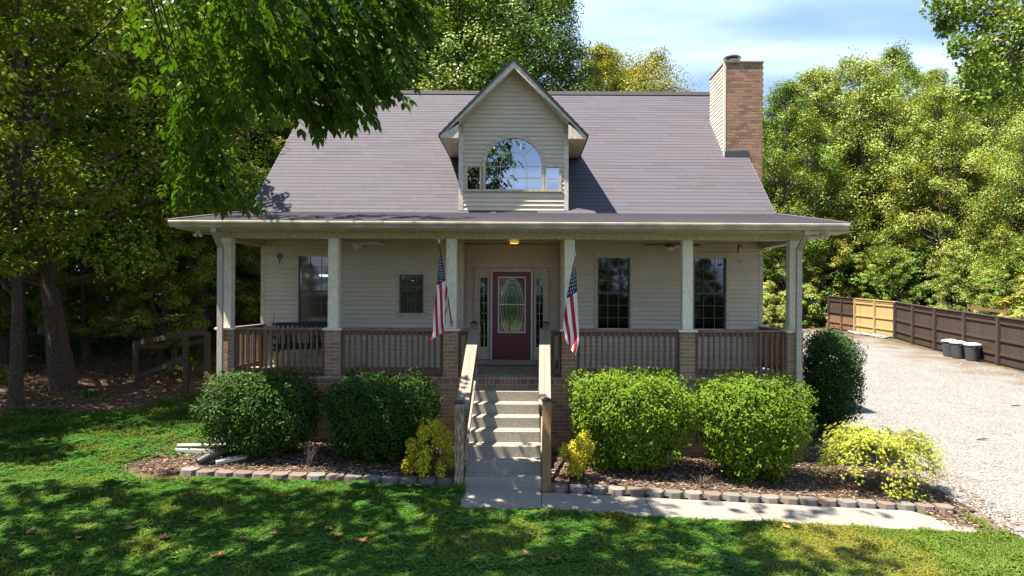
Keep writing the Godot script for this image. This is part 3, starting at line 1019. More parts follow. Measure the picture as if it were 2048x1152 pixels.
	# downspouts
	for s in [-1.0, 1.0]:
		var dx := -5.93 if s < 0 else 5.33
		var off := 0.145 if s < 0 else -0.11
		var dm := MB.new()
		dm.beam(V(dx + off, 4.42, 12.66), V(dx + off, 4.32, 12.68), 0.10, 0.075, Vector3(0, 0, 1))
		dm.beam(V(dx + off, 4.335, 12.67), V(dx, 4.08, 13.28), 0.10, 0.075, Vector3(0, 1, 0.3))
		dm.beam(V(dx, 4.11, 13.285), V(dx, 0.55 if s < 0 else 0.2, 13.285), 0.10, 0.075, Vector3(0, 0, 1))
		piece("downspout", dm.mesh(), M.downspout, house)
	# railings between the pillars and at the ends
	for i in 5:
		var a: float = cols[i] + 0.15
		var b: float = cols[i + 1] - 0.15
		if i == 2:
			railing(V(a, 0, 13.53), V(-1.10, 0, 13.53))
			railing(V(0.52, 0, 13.53), V(b, 0, 13.53))
		else:
			railing(V(a, 0, 13.53), V(b, 0, 13.53))
	railing(V(-5.89, 0, 13.69), V(-5.83, 0, 15.17))
	railing(V(5.31, 0, 13.69), V(5.25, 0, 15.17))

func railing(a: Vector3, b: Vector3):
	var r := node("porch_railing", Vector3((a.x + b.x) * 0.5, FLOOR, (a.z + b.z) * 0.5), house)
	var f := (b - a).normalized()
	var l := (b - a).length()
	var up := Vector3(0, 2.478, 0)
	var m := MB.new()
	m.beam(a + up, b + up, 0.14, 0.036)
	piece("cap_rail", m.mesh(), M.stain_rail, r)
	for y in [2.405, 1.66]:
		var q := MB.new()
		q.beam(a + Vector3(0, y, 0), b + Vector3(0, y, 0), 0.04, 0.088)
		piece("rail", q.mesh(), M.stain, r)
	var n := int(round(l / 0.112))
	var side := f.cross(Vector3.UP)
	for k in range(n):
		var p := a + f * (l * (k + 0.5) / n + rr(-0.006, 0.006)) - side * 0.04
		if f.x > 0.5:
			p = a + f * (l * (k + 0.5) / n + rr(-0.006, 0.006)) + Vector3(0, 0, 0.04)
		var bm := MB.new()
		var t := rr(0.7, 1.6)
		bm.col = Color(t, t * rr(1.0, 1.25), t * rr(1.0, 1.45))
		bm.box(Vector3.ZERO, Vector3(0.038, 0.82, 0.038))
		piece("baluster", bm.mesh(), M.stain, r, p + Vector3(0, 2.03, 0))
	for e in [a + f * 0.022, b - f * 0.022]:
		boxed("end_post", M.stain, r, e + Vector3(0, 2.0, 0), Vector3(0.042, 0.9, 0.075))

# main roof: from (d 15.0, y 4.9) to the ridge
const ROOF_Y := 4.99
const ROOF_D := 15.2
const RIDGE_D := 19.8
const RIDGE_Y := 9.03
const ROOF_X0 := -6.17
const ROOF_X1 := 5.58

func roof_at(x: float, s: float, up := 0.0) -> Vector3:       # s metres up the front slope
	var l := Vector2(RIDGE_D - ROOF_D, RIDGE_Y - ROOF_Y)
	var t := l.normalized()
	return V(x, ROOF_Y + t.y * s + t.x * up, ROOF_D + t.x * s - t.y * up)

func build_roof():
	var slope := Vector2(RIDGE_D - ROOF_D, RIDGE_Y - ROOF_Y).length()
	var rf := node("roof", V(HX, ROOF_Y, ROOF_D), house)
	# decks
	var dk := MB.new()
	dk.hexa([roof_at(ROOF_X0, 0, -0.12), roof_at(ROOF_X1, 0, -0.12), roof_at(ROOF_X1, slope, -0.12), roof_at(ROOF_X0, slope, -0.12)],
		[roof_at(ROOF_X0, 0, -0.012), roof_at(ROOF_X1, 0, -0.012), roof_at(ROOF_X1, slope, -0.012), roof_at(ROOF_X0, slope, -0.012)])
	dk.hexa([V(ROOF_X0, 4.9, 24.5), V(ROOF_X1, 4.9, 24.5), V(ROOF_X1, 8.9, 19.85), V(ROOF_X0, 8.9, 19.85)],
		[V(ROOF_X0, 5.02, 24.5), V(ROOF_X1, 5.02, 24.5), V(ROOF_X1, 9.02, 19.85), V(ROOF_X0, 9.02, 19.85)])
	piece("roof_deck", dk.mesh(), M.ridge, rf)
	for s in [ROOF_X0, ROOF_X1]:
		var rk := MB.new()
		var w := 0.012 if s > 0 else -0.012
		rk.hexa([roof_at(s, -0.05, -0.17), roof_at(s + w, -0.05, -0.17), roof_at(s + w, slope, -0.17), roof_at(s, slope, -0.17)],
			[roof_at(s, -0.05, -0.012), roof_at(s + w, -0.05, -0.012), roof_at(s + w, slope, -0.012), roof_at(s, slope, -0.012)])
		piece("rake_board", rk.mesh(), M.fascia, rf)
	# shingles: strips of three tabs laid in courses, each tab with its own butt edge
	var expo := 0.149
	var rows := int(ceil(slope / expo))
	var unit := 0.92
	var kinds := []
	for t in 9:
		var b := MB.new()
		strip(b, -unit * 0.5, unit * 0.5, expo, 0.83 + 0.042 * t)
		kinds.append(b.mesh())
	var rest := MB.new()
	var made := 0
	for r in rows:
		var s := r * expo
		var e: float = min(expo, slope - s)
		var x := ROOF_X0 - fmod(r * 0.307 + (r % 5) * 0.05, unit)
		while x < ROOF_X1:
			var a: float = max(x, ROOF_X0)
			var b2: float = min(x + unit, ROOF_X1)
			x += unit
			if b2 - a < 0.03:
				continue
			var hidden := a > HX - 1.15 and b2 < HX + 1.15 and s < 2.6
			if b2 - a > unit - 0.001 and e > expo - 0.001 and made < 300 and not hidden and not (s > 2.4 and b2 > 4.9):
				var o := piece("shingle", kinds[tone_index(r, x)], M.shingle, rf, roof_at((a + b2) * 0.5, s))
				var l := Vector2(RIDGE_D - ROOF_D, RIDGE_Y - ROOF_Y).normalized()
				o.rotation.x = atan2(l.y, l.x)
				made += 1
			elif not hidden:
				var q := MB.new()
				strip(q, a - (a + b2) * 0.5, b2 - (a + b2) * 0.5, e, 0.83 + 0.042 * tone_index(r, x))
				var l := Vector2(RIDGE_D - ROOF_D, RIDGE_Y - ROOF_Y).normalized()
				append_turned(rest, q, Basis(Vector3(1, 0, 0), atan2(l.y, l.x)), roof_at((a + b2) * 0.5, s))
	tag(piece("shingle_courses", rest.mesh(), M.shingle, rf), "", "", "", "stuff")
	# porch roof: a low slope with hipped ends
	var low := MB.new()
	var A := V(-6.60, 4.52, 12.60)
	var B := V(6.00, 4.52, 12.60)
	var C := V(ROOF_X1 + 0.02, ROOF_Y + 0.015, ROOF_D + 0.05)
	var Dd := V(ROOF_X0 - 0.02, ROOF_Y + 0.015, ROOF_D + 0.05)
	var n_rows := 18
	for r in n_rows:
		var t0 := r / float(n_rows)
		var t1 := (r + 1) / float(n_rows)
		var l0 := A.lerp(Dd, t0)
		var r0 := B.lerp(C, t0)
		var l1 := A.lerp(Dd, t1)
		var r1 := B.lerp(C, t1)
		var nseg := 13
		var sh := rr(-0.02, 0.02)
		for q in nseg:
			low.col = grey(rr(0.78, 1.1))
			var u0: float = clamp(q / float(nseg) + (sh if q > 0 else 0.0), 0.0, 1.0)
			var u1: float = clamp((q + 1) / float(nseg) + (sh if q < nseg - 1 else 0.0), 0.0, 1.0)
			var up := Vector3(0, 0.007, 0)
			low.quad(l0.lerp(r0, u0) + up, l0.lerp(r0, u1) + up, l1.lerp(r1, u1), l1.lerp(r1, u0))
			low.quad(l0.lerp(r0, u0) - up, l0.lerp(r0, u1) - up, l0.lerp(r0, u1) + up, l0.lerp(r0, u0) + up)
	tag(piece("porch_shingles", low.mesh(), M.shingle, rf), "", "", "", "stuff")
	var hip := MB.new()
	hip.col = grey(0.95)
	var back_l := V(-6.60, 4.52, 15.35)
	var back_r := V(6.00, 4.52, 15.35)
	hip.tri(B, back_r, C)
	hip.tri(A, Dd, back_l)
	hip.tri(back_r, V(ROOF_X1, ROOF_Y, 15.36), C)
	hip.tri(back_l, Dd, V(ROOF_X0, ROOF_Y, 15.36))
	# underside of the low roof
	var uo := Vector3(0, -0.05, 0)
	hip.quad(A + uo, Dd + uo, C + uo, B + uo)
	hip.quad(A - Vector3(0, 0.008, 0), A + uo, B + uo, B - Vector3(0, 0.008, 0))
	piece("hip_end", hip.mesh(), M.shingle, rf)
	var hc := MB.new()
	hc.beam(B + Vector3(0, 0.012, 0), C + Vector3(0, 0.012, 0), 0.16, 0.016)
	hc.beam(A + Vector3(0, 0.012, 0), Dd + Vector3(0, 0.012, 0), 0.16, 0.016)
	piece("hip_cap", hc.mesh(), M.shingle, rf)
	# dark ridge cap
	var rc := MB.new()
	rc.hexa([roof_at(ROOF_X0, slope - 0.16, 0.008), roof_at(ROOF_X1, slope - 0.16, 0.008), V(ROOF_X1, RIDGE_Y + 0.01, RIDGE_D + 0.15), V(ROOF_X0, RIDGE_Y + 0.01, RIDGE_D + 0.15)],
		[roof_at(ROOF_X0, slope - 0.15, 0.03), roof_at(ROOF_X1, slope - 0.15, 0.03), V(ROOF_X1, RIDGE_Y + 0.075, RIDGE_D + 0.05), V(ROOF_X0, RIDGE_Y + 0.075, RIDGE_D + 0.05)])
	piece("ridge_cap", rc.mesh(), M.ridge, rf)

func tone_index(r: int, x: float) -> int:
	var h := hash(Vector2i(r, int(round(x * 10.0)))) % 100
	return 0 if h < 6 else 1 if h < 15 else 2 if h < 28 else 3 if h < 44 else 4 if h < 62 else 5 if h < 77 else 6 if h < 88 else 7 if h < 95 else 8

func strip(b: MB, x0: float, x1: float, expo: float, tone: float):
	# local: x along the course, -z up the slope, y out of the roof
	var n := int(max(1, round((x1 - x0) / 0.3067)))
	for k in n:
		var a: float = lerp(x0, x1, k / float(n)) + 0.001
		var c: float = lerp(x0, x1, (k + 1) / float(n)) - 0.001
		var t := tone * (1.0 + 0.02 * ((k * 7) % 3 - 1))
		var blue := 0.03 * sin(tone * 90.0)
		b.col = Color(t * (1.0 - blue), t, t * (1.0 + blue))
		b.quad(Vector3(a, 0.007, 0), Vector3(c, 0.007, 0), Vector3(c, 0.002, -expo), Vector3(a, 0.002, -expo))
		b.quad(Vector3(a, -0.004, 0), Vector3(c, -0.004, 0), Vector3(c, 0.007, 0), Vector3(a, 0.007, 0))
		b.quad(Vector3(a, -0.004, -expo), Vector3(a, -0.004, 0), Vector3(a, 0.007, 0), Vector3(a, 0.002, -expo))
		b.quad(Vector3(c, -0.004, 0), Vector3(c, -0.004, -expo), Vector3(c, 0.002, -expo), Vector3(c, 0.007, 0))

func append_turned(dst: MB, src: MB, turn: Basis, move: Vector3):
	var s := dst.v.size()
	for k in src.v.size():
		dst.v.append(turn * src.v[k] + move)
		dst.n.append(turn * src.n[k])
		dst.c.append(src.c[k])
		dst.u.append(src.u[k] if k < src.u.size() else Vector2.ZERO)
	for i in src.ix:
		dst.ix.append(s + i)

func build_dormer():
	var d := 15.3
	var k := d / F
	var X := func(px): return (px - CX) * k
	var Y := func(py): return EYE - (py - CY) * k
	var cx := -0.27
	var half := 1.225
	var base := 5.06
	var apex := 8.36                       # top of the little roof
	var fd := 14.95                        # plane of its fascia
	var hw := 1.61
	var eave := 6.70
	var slope := (apex - eave) / hw
	var dm := node("dormer", V(cx, base, d), house)
	# cheeks and core of the wall
	var core := MB.new()
	var top_wall := 6.9
	core.hexa([V(cx - half, base - 0.1, d + 0.015), V(cx + half, base - 0.1, d + 0.015), V(cx + half, base - 0.1, 17.6), V(cx - half, base - 0.1, 17.6)],
		[V(cx - half, top_wall, d + 0.015), V(cx + half, top_wall, d + 0.015), V(cx + half, top_wall, 17.6), V(cx - half, top_wall, 17.6)])
	var gt := apex - 0.14
	var gh := (gt - top_wall) / slope
	core.hexa([V(cx - gh, top_wall, d + 0.015), V(cx + gh, top_wall, d + 0.015), V(cx + gh, top_wall, 18.4), V(cx - gh, top_wall, 18.4)],
		[V(cx - 0.01, gt, d + 0.015), V(cx + 0.01, gt, d + 0.015), V(cx + 0.01, gt, 18.4), V(cx - 0.01, gt, 18.4)])
	piece("dormer_wall", core.mesh(), M.siding, dm)
	# boards on the front, cut round the window
	var ax: float = X.call(1026.0)
	var ar: float = 57.5 * k
	var sy: float = Y.call(333.0)
	var wx0: float = X.call(930.0)
	var wx1: float = X.call(1121.0)
	var wy0: float = Y.call(383.0)
	var wy1: float = Y.call(332.0)
	var y := base
	while y < gt - 0.1:
		var ym := y + 0.05
		var w: float = min(half - 0.09, (gt - ym) / slope - 0.02)
		var a := 0.0
		var b := 0.0
		if ym > wy0 and ym < wy1:
			a = wx0; b = wx1
		elif ym >= wy1 and ym < sy + ar:
			var q := sqrt(max(0.0, ar * ar - pow(max(ym - sy, 0.0), 2.0)))
			a = ax - q - 0.03; b = ax + q + 0.03
		if b > a:
			siding_run(cx - w, a, y, d, dm, rr(0.96, 1.03))
			siding_run(b, cx + w, y, d, dm, rr(0.96, 1.03))
		else:
			siding_run(cx - w, cx + w, y, d, dm, rr(0.96, 1.03))
		y += 0.0985
	for s in [-1.0, 1.0]:
		boxed("corner_trim", M.fascia, dm, V(cx + s * (half - 0.045), (base + 6.78) * 0.5, d - 0.016), Vector3(0.10, 6.78 - base, 0.034))
	boxed("base_flashing", M.flashing, dm, V(cx, base - 0.025, d - 0.02), Vector3(half * 2.0 - 0.1, 0.04, 0.05))
	# roof of the dormer: two slabs with dark edges, fascia, soffits
	for s in [-1.0, 1.0]:
		var r0 := V(cx, apex, fd - 0.03)
		var r1 := V(cx, apex, 19.3)
		var e0 := V(cx + s * (hw + 0.03), eave - 0.03, fd - 0.03)
		var e1 := V(cx + s * (hw + 0.03), eave - 0.03, 17.35)
		var th := Vector3(0, -0.05, 0)
		var slab := MB.new()
		slab.hexa([r0 + th, r1 + th, e1 + th, e0 + th], [r0, r1, e1, e0])
		piece("roof_slab", slab.mesh(), M.ridge, dm)
		# shingle courses on the slab
		var sh := MB.new()
		var nrow := 15
		for q in nrow:
			var t0 := q / float(nrow)
			var t1 := (q + 1) / float(nrow)
			sh.col = grey(rr(0.85, 1.05))
			var up := Vector3(s * 0.7, 0.7, 0) * 0.014
			var a0 := e0.lerp(r0, t0)
			var a1 := e1.lerp(r1, t0)
			var b0 := e0.lerp(r0, t1)
			var b1 := e1.lerp(r1, t1)
			sh.quad_out(a0 + up, a1 + up, b1 + up * 0.2, b0 + up * 0.2, V(cx, 0, 16.0))
			sh.quad_out(a0, a1, a1 + up, a0 + up, V(cx, 0, 16.0))
		tag(piece("shingle_courses", sh.mesh(), M.shingle, dm), "", "", "", "stuff")
		var fb := MB.new()
		var fw := 0.165
		fb.hexa([V(cx, apex - 0.055 - fw, fd), V(cx + s * hw, eave - 0.055 - 0.04, fd), V(cx + s * hw, eave - 0.055 - 0.04, fd + 0.025), V(cx, apex - 0.055 - fw, fd + 0.025)],
			[V(cx, apex - 0.053, fd), V(cx + s * hw, eave - 0.053, fd), V(cx + s * hw, eave - 0.053, fd + 0.025), V(cx, apex - 0.053, fd + 0.025)])
		piece("fascia_board", fb.mesh(), M.fascia, dm)
		# boxed return at the eave
		var ret := MB.new()
		var ix0 := half - 0.02
		var yb := eave - 0.10
		var ytop := apex - slope * ix0 - 0.2
		ret.hexa([V(cx + s * ix0, yb, fd + 0.004), V(cx + s * (hw - 0.005), yb, fd + 0.004), V(cx + s * (hw - 0.005), yb, 17.2), V(cx + s * ix0, yb, 17.2)],
			[V(cx + s * ix0, ytop, fd + 0.004), V(cx + s * (hw - 0.005), eave - 0.06, fd + 0.004), V(cx + s * (hw - 0.005), eave - 0.06, 17.2), V(cx + s * ix0, ytop, 17.2)])
		piece("eave_return", ret.mesh(), M.fascia, dm)
		boxed("eave_soffit", M.soffit, dm, V(cx + s * (ix0 + hw) * 0.5, yb - 0.008, 16.05), Vector3(hw - ix0 - 0.02, 0.012, 2.15))
		# sloped soffit boards under the rake
		var nb := 12
		for q in nb:
			var t0 := (q + 0.03) / nb
			var t1 := (q + 0.97) / nb
			var p0 := V(cx + s * lerp(0.0, ix0, t0), apex - 0.055 - fw + 0.03 - slope * lerp(0.0, ix0, t0), fd + 0.02)
			var p1 := V(cx + s * lerp(0.0, ix0, t1), apex - 0.055 - fw + 0.03 - slope * lerp(0.0, ix0, t1), fd + 0.02)
			var bk := Vector3(0, 0, -0.345)
			var sb := MB.new()
			sb.col = grey(rr(0.95, 1.03))
			var o := (p0 + p1) * 0.5
			var upv := Vector3(0, 0.012, 0)
			sb.hexa([p0 - o, p1 - o, p1 + bk - o, p0 + bk - o], [p0 + upv - o, p1 + upv - o, p1 + bk + upv - o, p0 + bk + upv - o])
			piece("soffit_board", sb.mesh(), M.soffit, dm, o)
		var fill := MB.new()
		fill.hexa([V(cx, apex - 0.17, fd + 0.03), V(cx + s * ix0, apex - 0.17 - slope * ix0, fd + 0.03), V(cx + s * ix0, apex - 0.17 - slope * ix0, d), V(cx, apex - 0.17, d)],
			[V(cx, apex - 0.06, fd + 0.03), V(cx + s * ix0, apex - 0.06 - slope * ix0, fd + 0.03), V(cx + s * ix0, apex - 0.06 - slope * ix0, d), V(cx, apex - 0.06, d)])
		piece("rafter_fill", fill.mesh(), M.soffit, dm)
	# arched window between two small ones
	var win := node("arched_window", V(ax, wy0, d), dm)
	var g := MB.new()
	var gd := d + 0.002
	var gy0: float = Y.call(379.5)
	var gr := 56.0 * k
	var pts := [V(ax - gr, gy0, gd), V(ax + gr, gy0, gd)]
	for q in 25:
		var a2 := PI * q / 24.0
		pts.append(V(ax + cos(a2) * gr, sy + sin(a2) * gr, gd))
	var cen := V(ax, sy, gd)
	for q in pts.size():
		g.tri(cen, pts[q], pts[(q + 1) % pts.size()])
	piece("pane", g.mesh(), M.mirror_glass, win)
	var fr := MB.new()
	for q in 24:
		var a2 := PI * q / 24.0
		var a3 := PI * (q + 1) / 24.0
		var rm := ar + 0.028
		fr.beam(V(ax + cos(a2) * rm, sy + sin(a2) * rm, d - 0.02), V(ax + cos(a3) * rm, sy + sin(a3) * rm, d - 0.02), 0.082, 0.055, Vector3(0, 0, 1))
	for s in [-1.0, 1.0]:
		fr.box(V(ax + s * (ar + 0.012), (sy + wy0) * 0.5, d - 0.02), Vector3(0.055, sy - wy0, 0.05))
	fr.box(V(ax, wy0 + 0.015, d - 0.022), Vector3(wx1 - wx0 + 0.06, 0.045, 0.06))
	piece("frame", fr.mesh(), M.trim, win)
	var mu := MB.new()
	var md := d - 0.004
	for q in 16:
		var a2 := PI * q / 16.0
		var a3 := PI * (q + 1) / 16.0
		var r2 := gr * 0.47
		mu.beam(V(ax + cos(a2) * r2, sy + 0.02 + sin(a2) * r2, md), V(ax + cos(a3) * r2, sy + 0.02 + sin(a3) * r2, md), 0.012, 0.008, Vector3(0, 0, 1))
	mu.box(V(ax, (gy0 + sy + gr) * 0.5 - 0.15, md), Vector3(0.012, sy + gr - gy0 - 0.34, 0.008))
	for s in [-1.0, 1.0]:
		mu.box(V(ax + s * gr * 0.47, (gy0 + sy) * 0.5, md), Vector3(0.012, sy - gy0, 0.008))
		mu.beam(V(ax + s * gr * 0.35, sy + 0.02 + gr * 0.35, md), V(ax + s * gr * 0.68, sy + gr * 0.68, md), 0.012, 0.008, Vector3(0, 0, 1))
	for yy in [sy, (gy0 + sy) * 0.5]:
		mu.box(V(ax, yy, md - 0.002), Vector3(gr * 2.0 - 0.04, 0.012, 0.008))
	piece("muntin", mu.mesh(), M.muntin_pale if M.has("muntin_pale") else M.came, win)
	for q in [[930.0, 962.0], [1087.5, 1121.0]]:
		var sw := node("side_window", V(X.call((q[0] + q[1]) * 0.5), wy0, d), dm)
		var x0: float = X.call(q[0])
		var x1: float = X.call(q[1])
		boxed("pane", M.mirror_glass, sw, V((x0 + x1) * 0.5, (wy0 + wy1) * 0.5, d + 0.004), Vector3(x1 - x0 - 0.08, wy1 - wy0 - 0.08, 0.008))
		var f2 := MB.new()
		for s in [-1.0, 1.0]:
			f2.box(V((x0 + x1) * 0.5 + s * ((x1 - x0) * 0.5 - 0.02), (wy0 + wy1) * 0.5 + 0.02, d - 0.016), Vector3(0.045, wy1 - wy0, 0.045))
		f2.box(V((x0 + x1) * 0.5, wy1 - 0.0, d - 0.018), Vector3(x1 - x0 - 0.085, 0.05, 0.045))
		piece("frame", f2.mesh(), M.trim, sw)
		boxed("muntin", M.came, sw, V((x0 + x1) * 0.5, (wy0 + wy1) * 0.5, d - 0.003), Vector3(x1 - x0 - 0.08, 0.012, 0.006))

func build_chimney():
	var d0 := 17.1
	var d1 := 18.5
	var x0 := 4.99
	var x1 := 5.93
	var top := 9.02
	var ch := node("chimney", V((x0 + x1) * 0.5, 0.2, (d0 + d1) * 0.5), house)
	var core := MB.new()
	core.box(V((x0 + x1) * 0.5, (5.5 + top) * 0.5, (d0 + d1) * 0.5 + 0.004), Vector3(x1 - x0 - 0.03, top - 5.5, d1 - d0 - 0.002))
	core.box(V((5.3 + x1) * 0.5, 2.65, (d0 + d1) * 0.5 + 0.005), Vector3(x1 - 5.3 - 0.04, 5.7, d1 - d0 - 0.002))
	piece("mortar", core.mesh(), M.mortar, ch)
	bricked(ch, x0, x1, 5.55, top, d0, 0.06, func(c: Vector3): return true, 280, 0.05)
	bricked(ch, 5.31, x1, -0.2, 5.55, d0, 0.06, func(c: Vector3): return false, 0, 0.02)
	var side := MB.new()
	for k in range(120):
		for j in range(7):
			side.col = brick_tone()
			side.box(V(x1 - 0.005, top - 0.04 - k * COURSE, d0 + 0.11 + j * 0.203 + (0.0 if k % 2 else 0.05)), Vector3(0.05, 0.0665, 0.15 if j == 6 else 0.194))
	tag(piece("brickwork", side.mesh(), M.brick, ch), "", "", "", "stuff")
	# the face towards the ridge is clad in boards
	var y := 6.55
	while y < top - 0.03:
		var b := MB.new()
		b.col = grey(rr(0.97, 1.02))
		var z0 := -(d0 + 0.06)
		var z1 := -(d1 - 0.02)
		var e: float = min(0.0985, top - y)
		b.quad(Vector3(-0.016, 0, z1), Vector3(-0.016, 0, z0), Vector3(-0.002, e, z0), Vector3(-0.002, e, z1))
		b.quad(Vector3(0, 0, z1), Vector3(0, 0, z0), Vector3(-0.016, 0, z0), Vector3(-0.016, 0, z1))
		b.quad(Vector3(0, 0, z0), Vector3(0.0, e, z0), Vector3(-0.002, e, z0), Vector3(-0.016, 0, z0))
		piece("siding_board", b.mesh(), M.sunlit_siding, ch, Vector3(x0, y, 0))
		y += 0.0985
	boxed("corner_trim", M.sunlit_siding, ch, V(x0 - 0.004, (6.55 + top) * 0.5, d0 + 0.04), Vector3(0.045, top - 6.55, 0.10))
	boxed("flashing", M.flashing, ch, V(x0 + 0.29, 6.72, d0 - 0.02), Vector3(0.60, 0.15, 0.03))
	# metal top
	var cap := MB.new()
	cap.box(V((x0 + x1) * 0.5, top + 0.018, (d0 + d1) * 0.5), Vector3(x1 - x0 + 0.05, 0.034, d1 - d0 + 0.05))
	cap.hexa([V(x0 + 0.02, top + 0.035, d0 + 0.02), V(x1 - 0.02, top + 0.035, d0 + 0.02), V(x1 - 0.02, top + 0.035, d1 - 0.02), V(x0 + 0.02, top + 0.035, d1 - 0.02)],
		[V(x0 + 0.3, top + 0.06, d0 + 0.4), V(x1 - 0.3, top + 0.06, d0 + 0.4), V(x1 - 0.3, top + 0.06, d1 - 0.4), V(x0 + 0.3, top + 0.06, d1 - 0.4)])
	piece("chimney_top", cap.mesh(), M.rust, ch)
	var fl := MB.new()
	var fc := V(x0 + 0.31, top + 0.05, 17.55)
	fl.lathe(fc, [Vector2(0.13, 0.0), Vector2(0.13, 0.08), Vector2(0.22, 0.09), Vector2(0.22, 0.11), Vector2(0.13, 0.13), Vector2(0.13, 0.17)], 20)
	fl.lathe(fc, [Vector2(0.10, 0.16), Vector2(0.22, 0.20), Vector2(0.225, 0.22), Vector2(0.17, 0.265), Vector2(0.0, 0.285)], 20)
	piece("flue_cap", fl.mesh(), M.metal, ch)

func build_steps():
	var st := thing("concrete_steps", V(-0.345, 0, 12.2), "flight of seven grey concrete steps up to the red door", "steps")
	var r := 0.191
	var t := 0.317
	for k in 7:
		var d0 := 11.1 + k * t
		var lo := -0.35
		var y := (k + 1) * r
		var b := MB.new()
		b.col = grey(rr(0.92, 1.05))
		b.box(Vector3.ZERO, Vector3(1.262 - 0.002 * k, y - lo, t - 0.0015 if k < 6 else 0.24), 0.012)
		piece("step", b.mesh(), M.concrete, st, V(-0.345, (y + lo) * 0.5, d0 + (t if k < 6 else 0.24) * 0.5))
	# riser of brick between the top step and the porch is the foundation itself
	for s in [-1.0, 1.0]:
		var left: bool = s < 0
		var bx := -1.06 if left else 0.365
		var tx := -1.00 if left else 0.42
		var hr := thing("step_handrail", V(bx, 0, 11.2), "weathered grey handrail with peeling painted bottom post left of the steps" if left else "handrail with fresh brown bottom post right of the steps", "handrail", "handrails of the front steps")
		var top := 1.395 if left else 1.44
		var foot := ground_y(bx, 11.15) - 0.15
		boxed("bottom_post", M.peel_post if left else M.new_post, hr, V(bx, (top + foot) * 0.5, 11.16), Vector3(0.145, top - foot, 0.145), 0.01)
		boxed("top_post", M.stain, hr, V(tx, (FLOOR + 2.60) * 0.5, 13.45), Vector3(0.13, 2.60 - FLOOR, 0.13), 0.008)
		for q in [[V(bx, top, 11.16), 0.165], [V(tx, 2.60, 13.45), 0.15]]:
			var cap := MB.new()
			var w: float = q[1] * 0.5
			cap.box(Vector3(0, 0.012, 0), Vector3(w * 2, 0.024, w * 2))
			cap.hexa([Vector3(-w, 0.024, -w), Vector3(w, 0.024, -w), Vector3(w, 0.024, w), Vector3(-w, 0.024, w)], [Vector3(-0.01, 0.06, -0.01), Vector3(0.01, 0.06, -0.01), Vector3(0.01, 0.06, 0.01), Vector3(-0.01, 0.06, 0.01)])
			piece("post_cap", cap.mesh(), M.black, hr, q[0])
		var a := V(bx + (0.03 if left else -0.03), 1.27 if left else 1.29, 11.22)
		var b2 := V(tx + (0.01 if left else -0.03), 2.50, 13.42)
		for o in [-0.052, 0.052]:
			var m := MB.new()
			m.col = Color(1.0, 0.99, 0.97) if left else Color(1.12, 1.04, 1.06)
			m.beam(a + Vector3(o, 0, 0), b2 + Vector3(o, 0, 0), 0.1, 0.038)
			piece("rail_board", m.mesh(), M.grey_wood, hr)
		var inn := 0.10 if left else -0.10
		var lowr := MB.new()
		lowr.beam(V(bx + inn * 0.8, 0.42, 11.25), V(tx + inn * 0.6, 1.72, 13.40), 0.038, 0.09)
		piece("lower_rail", lowr.mesh(), M.grey_wood, hr)
		var sd := MB.new()
		sd.beam(a + Vector3(inn * 0.45, -0.075, 0), b2 + Vector3(inn * 0.45, -0.075, 0), 0.036, 0.1)
		piece("side_rail", sd.mesh(), M.grey_wood, hr)

# ---------------------------------------------------------------- things on and about the porch

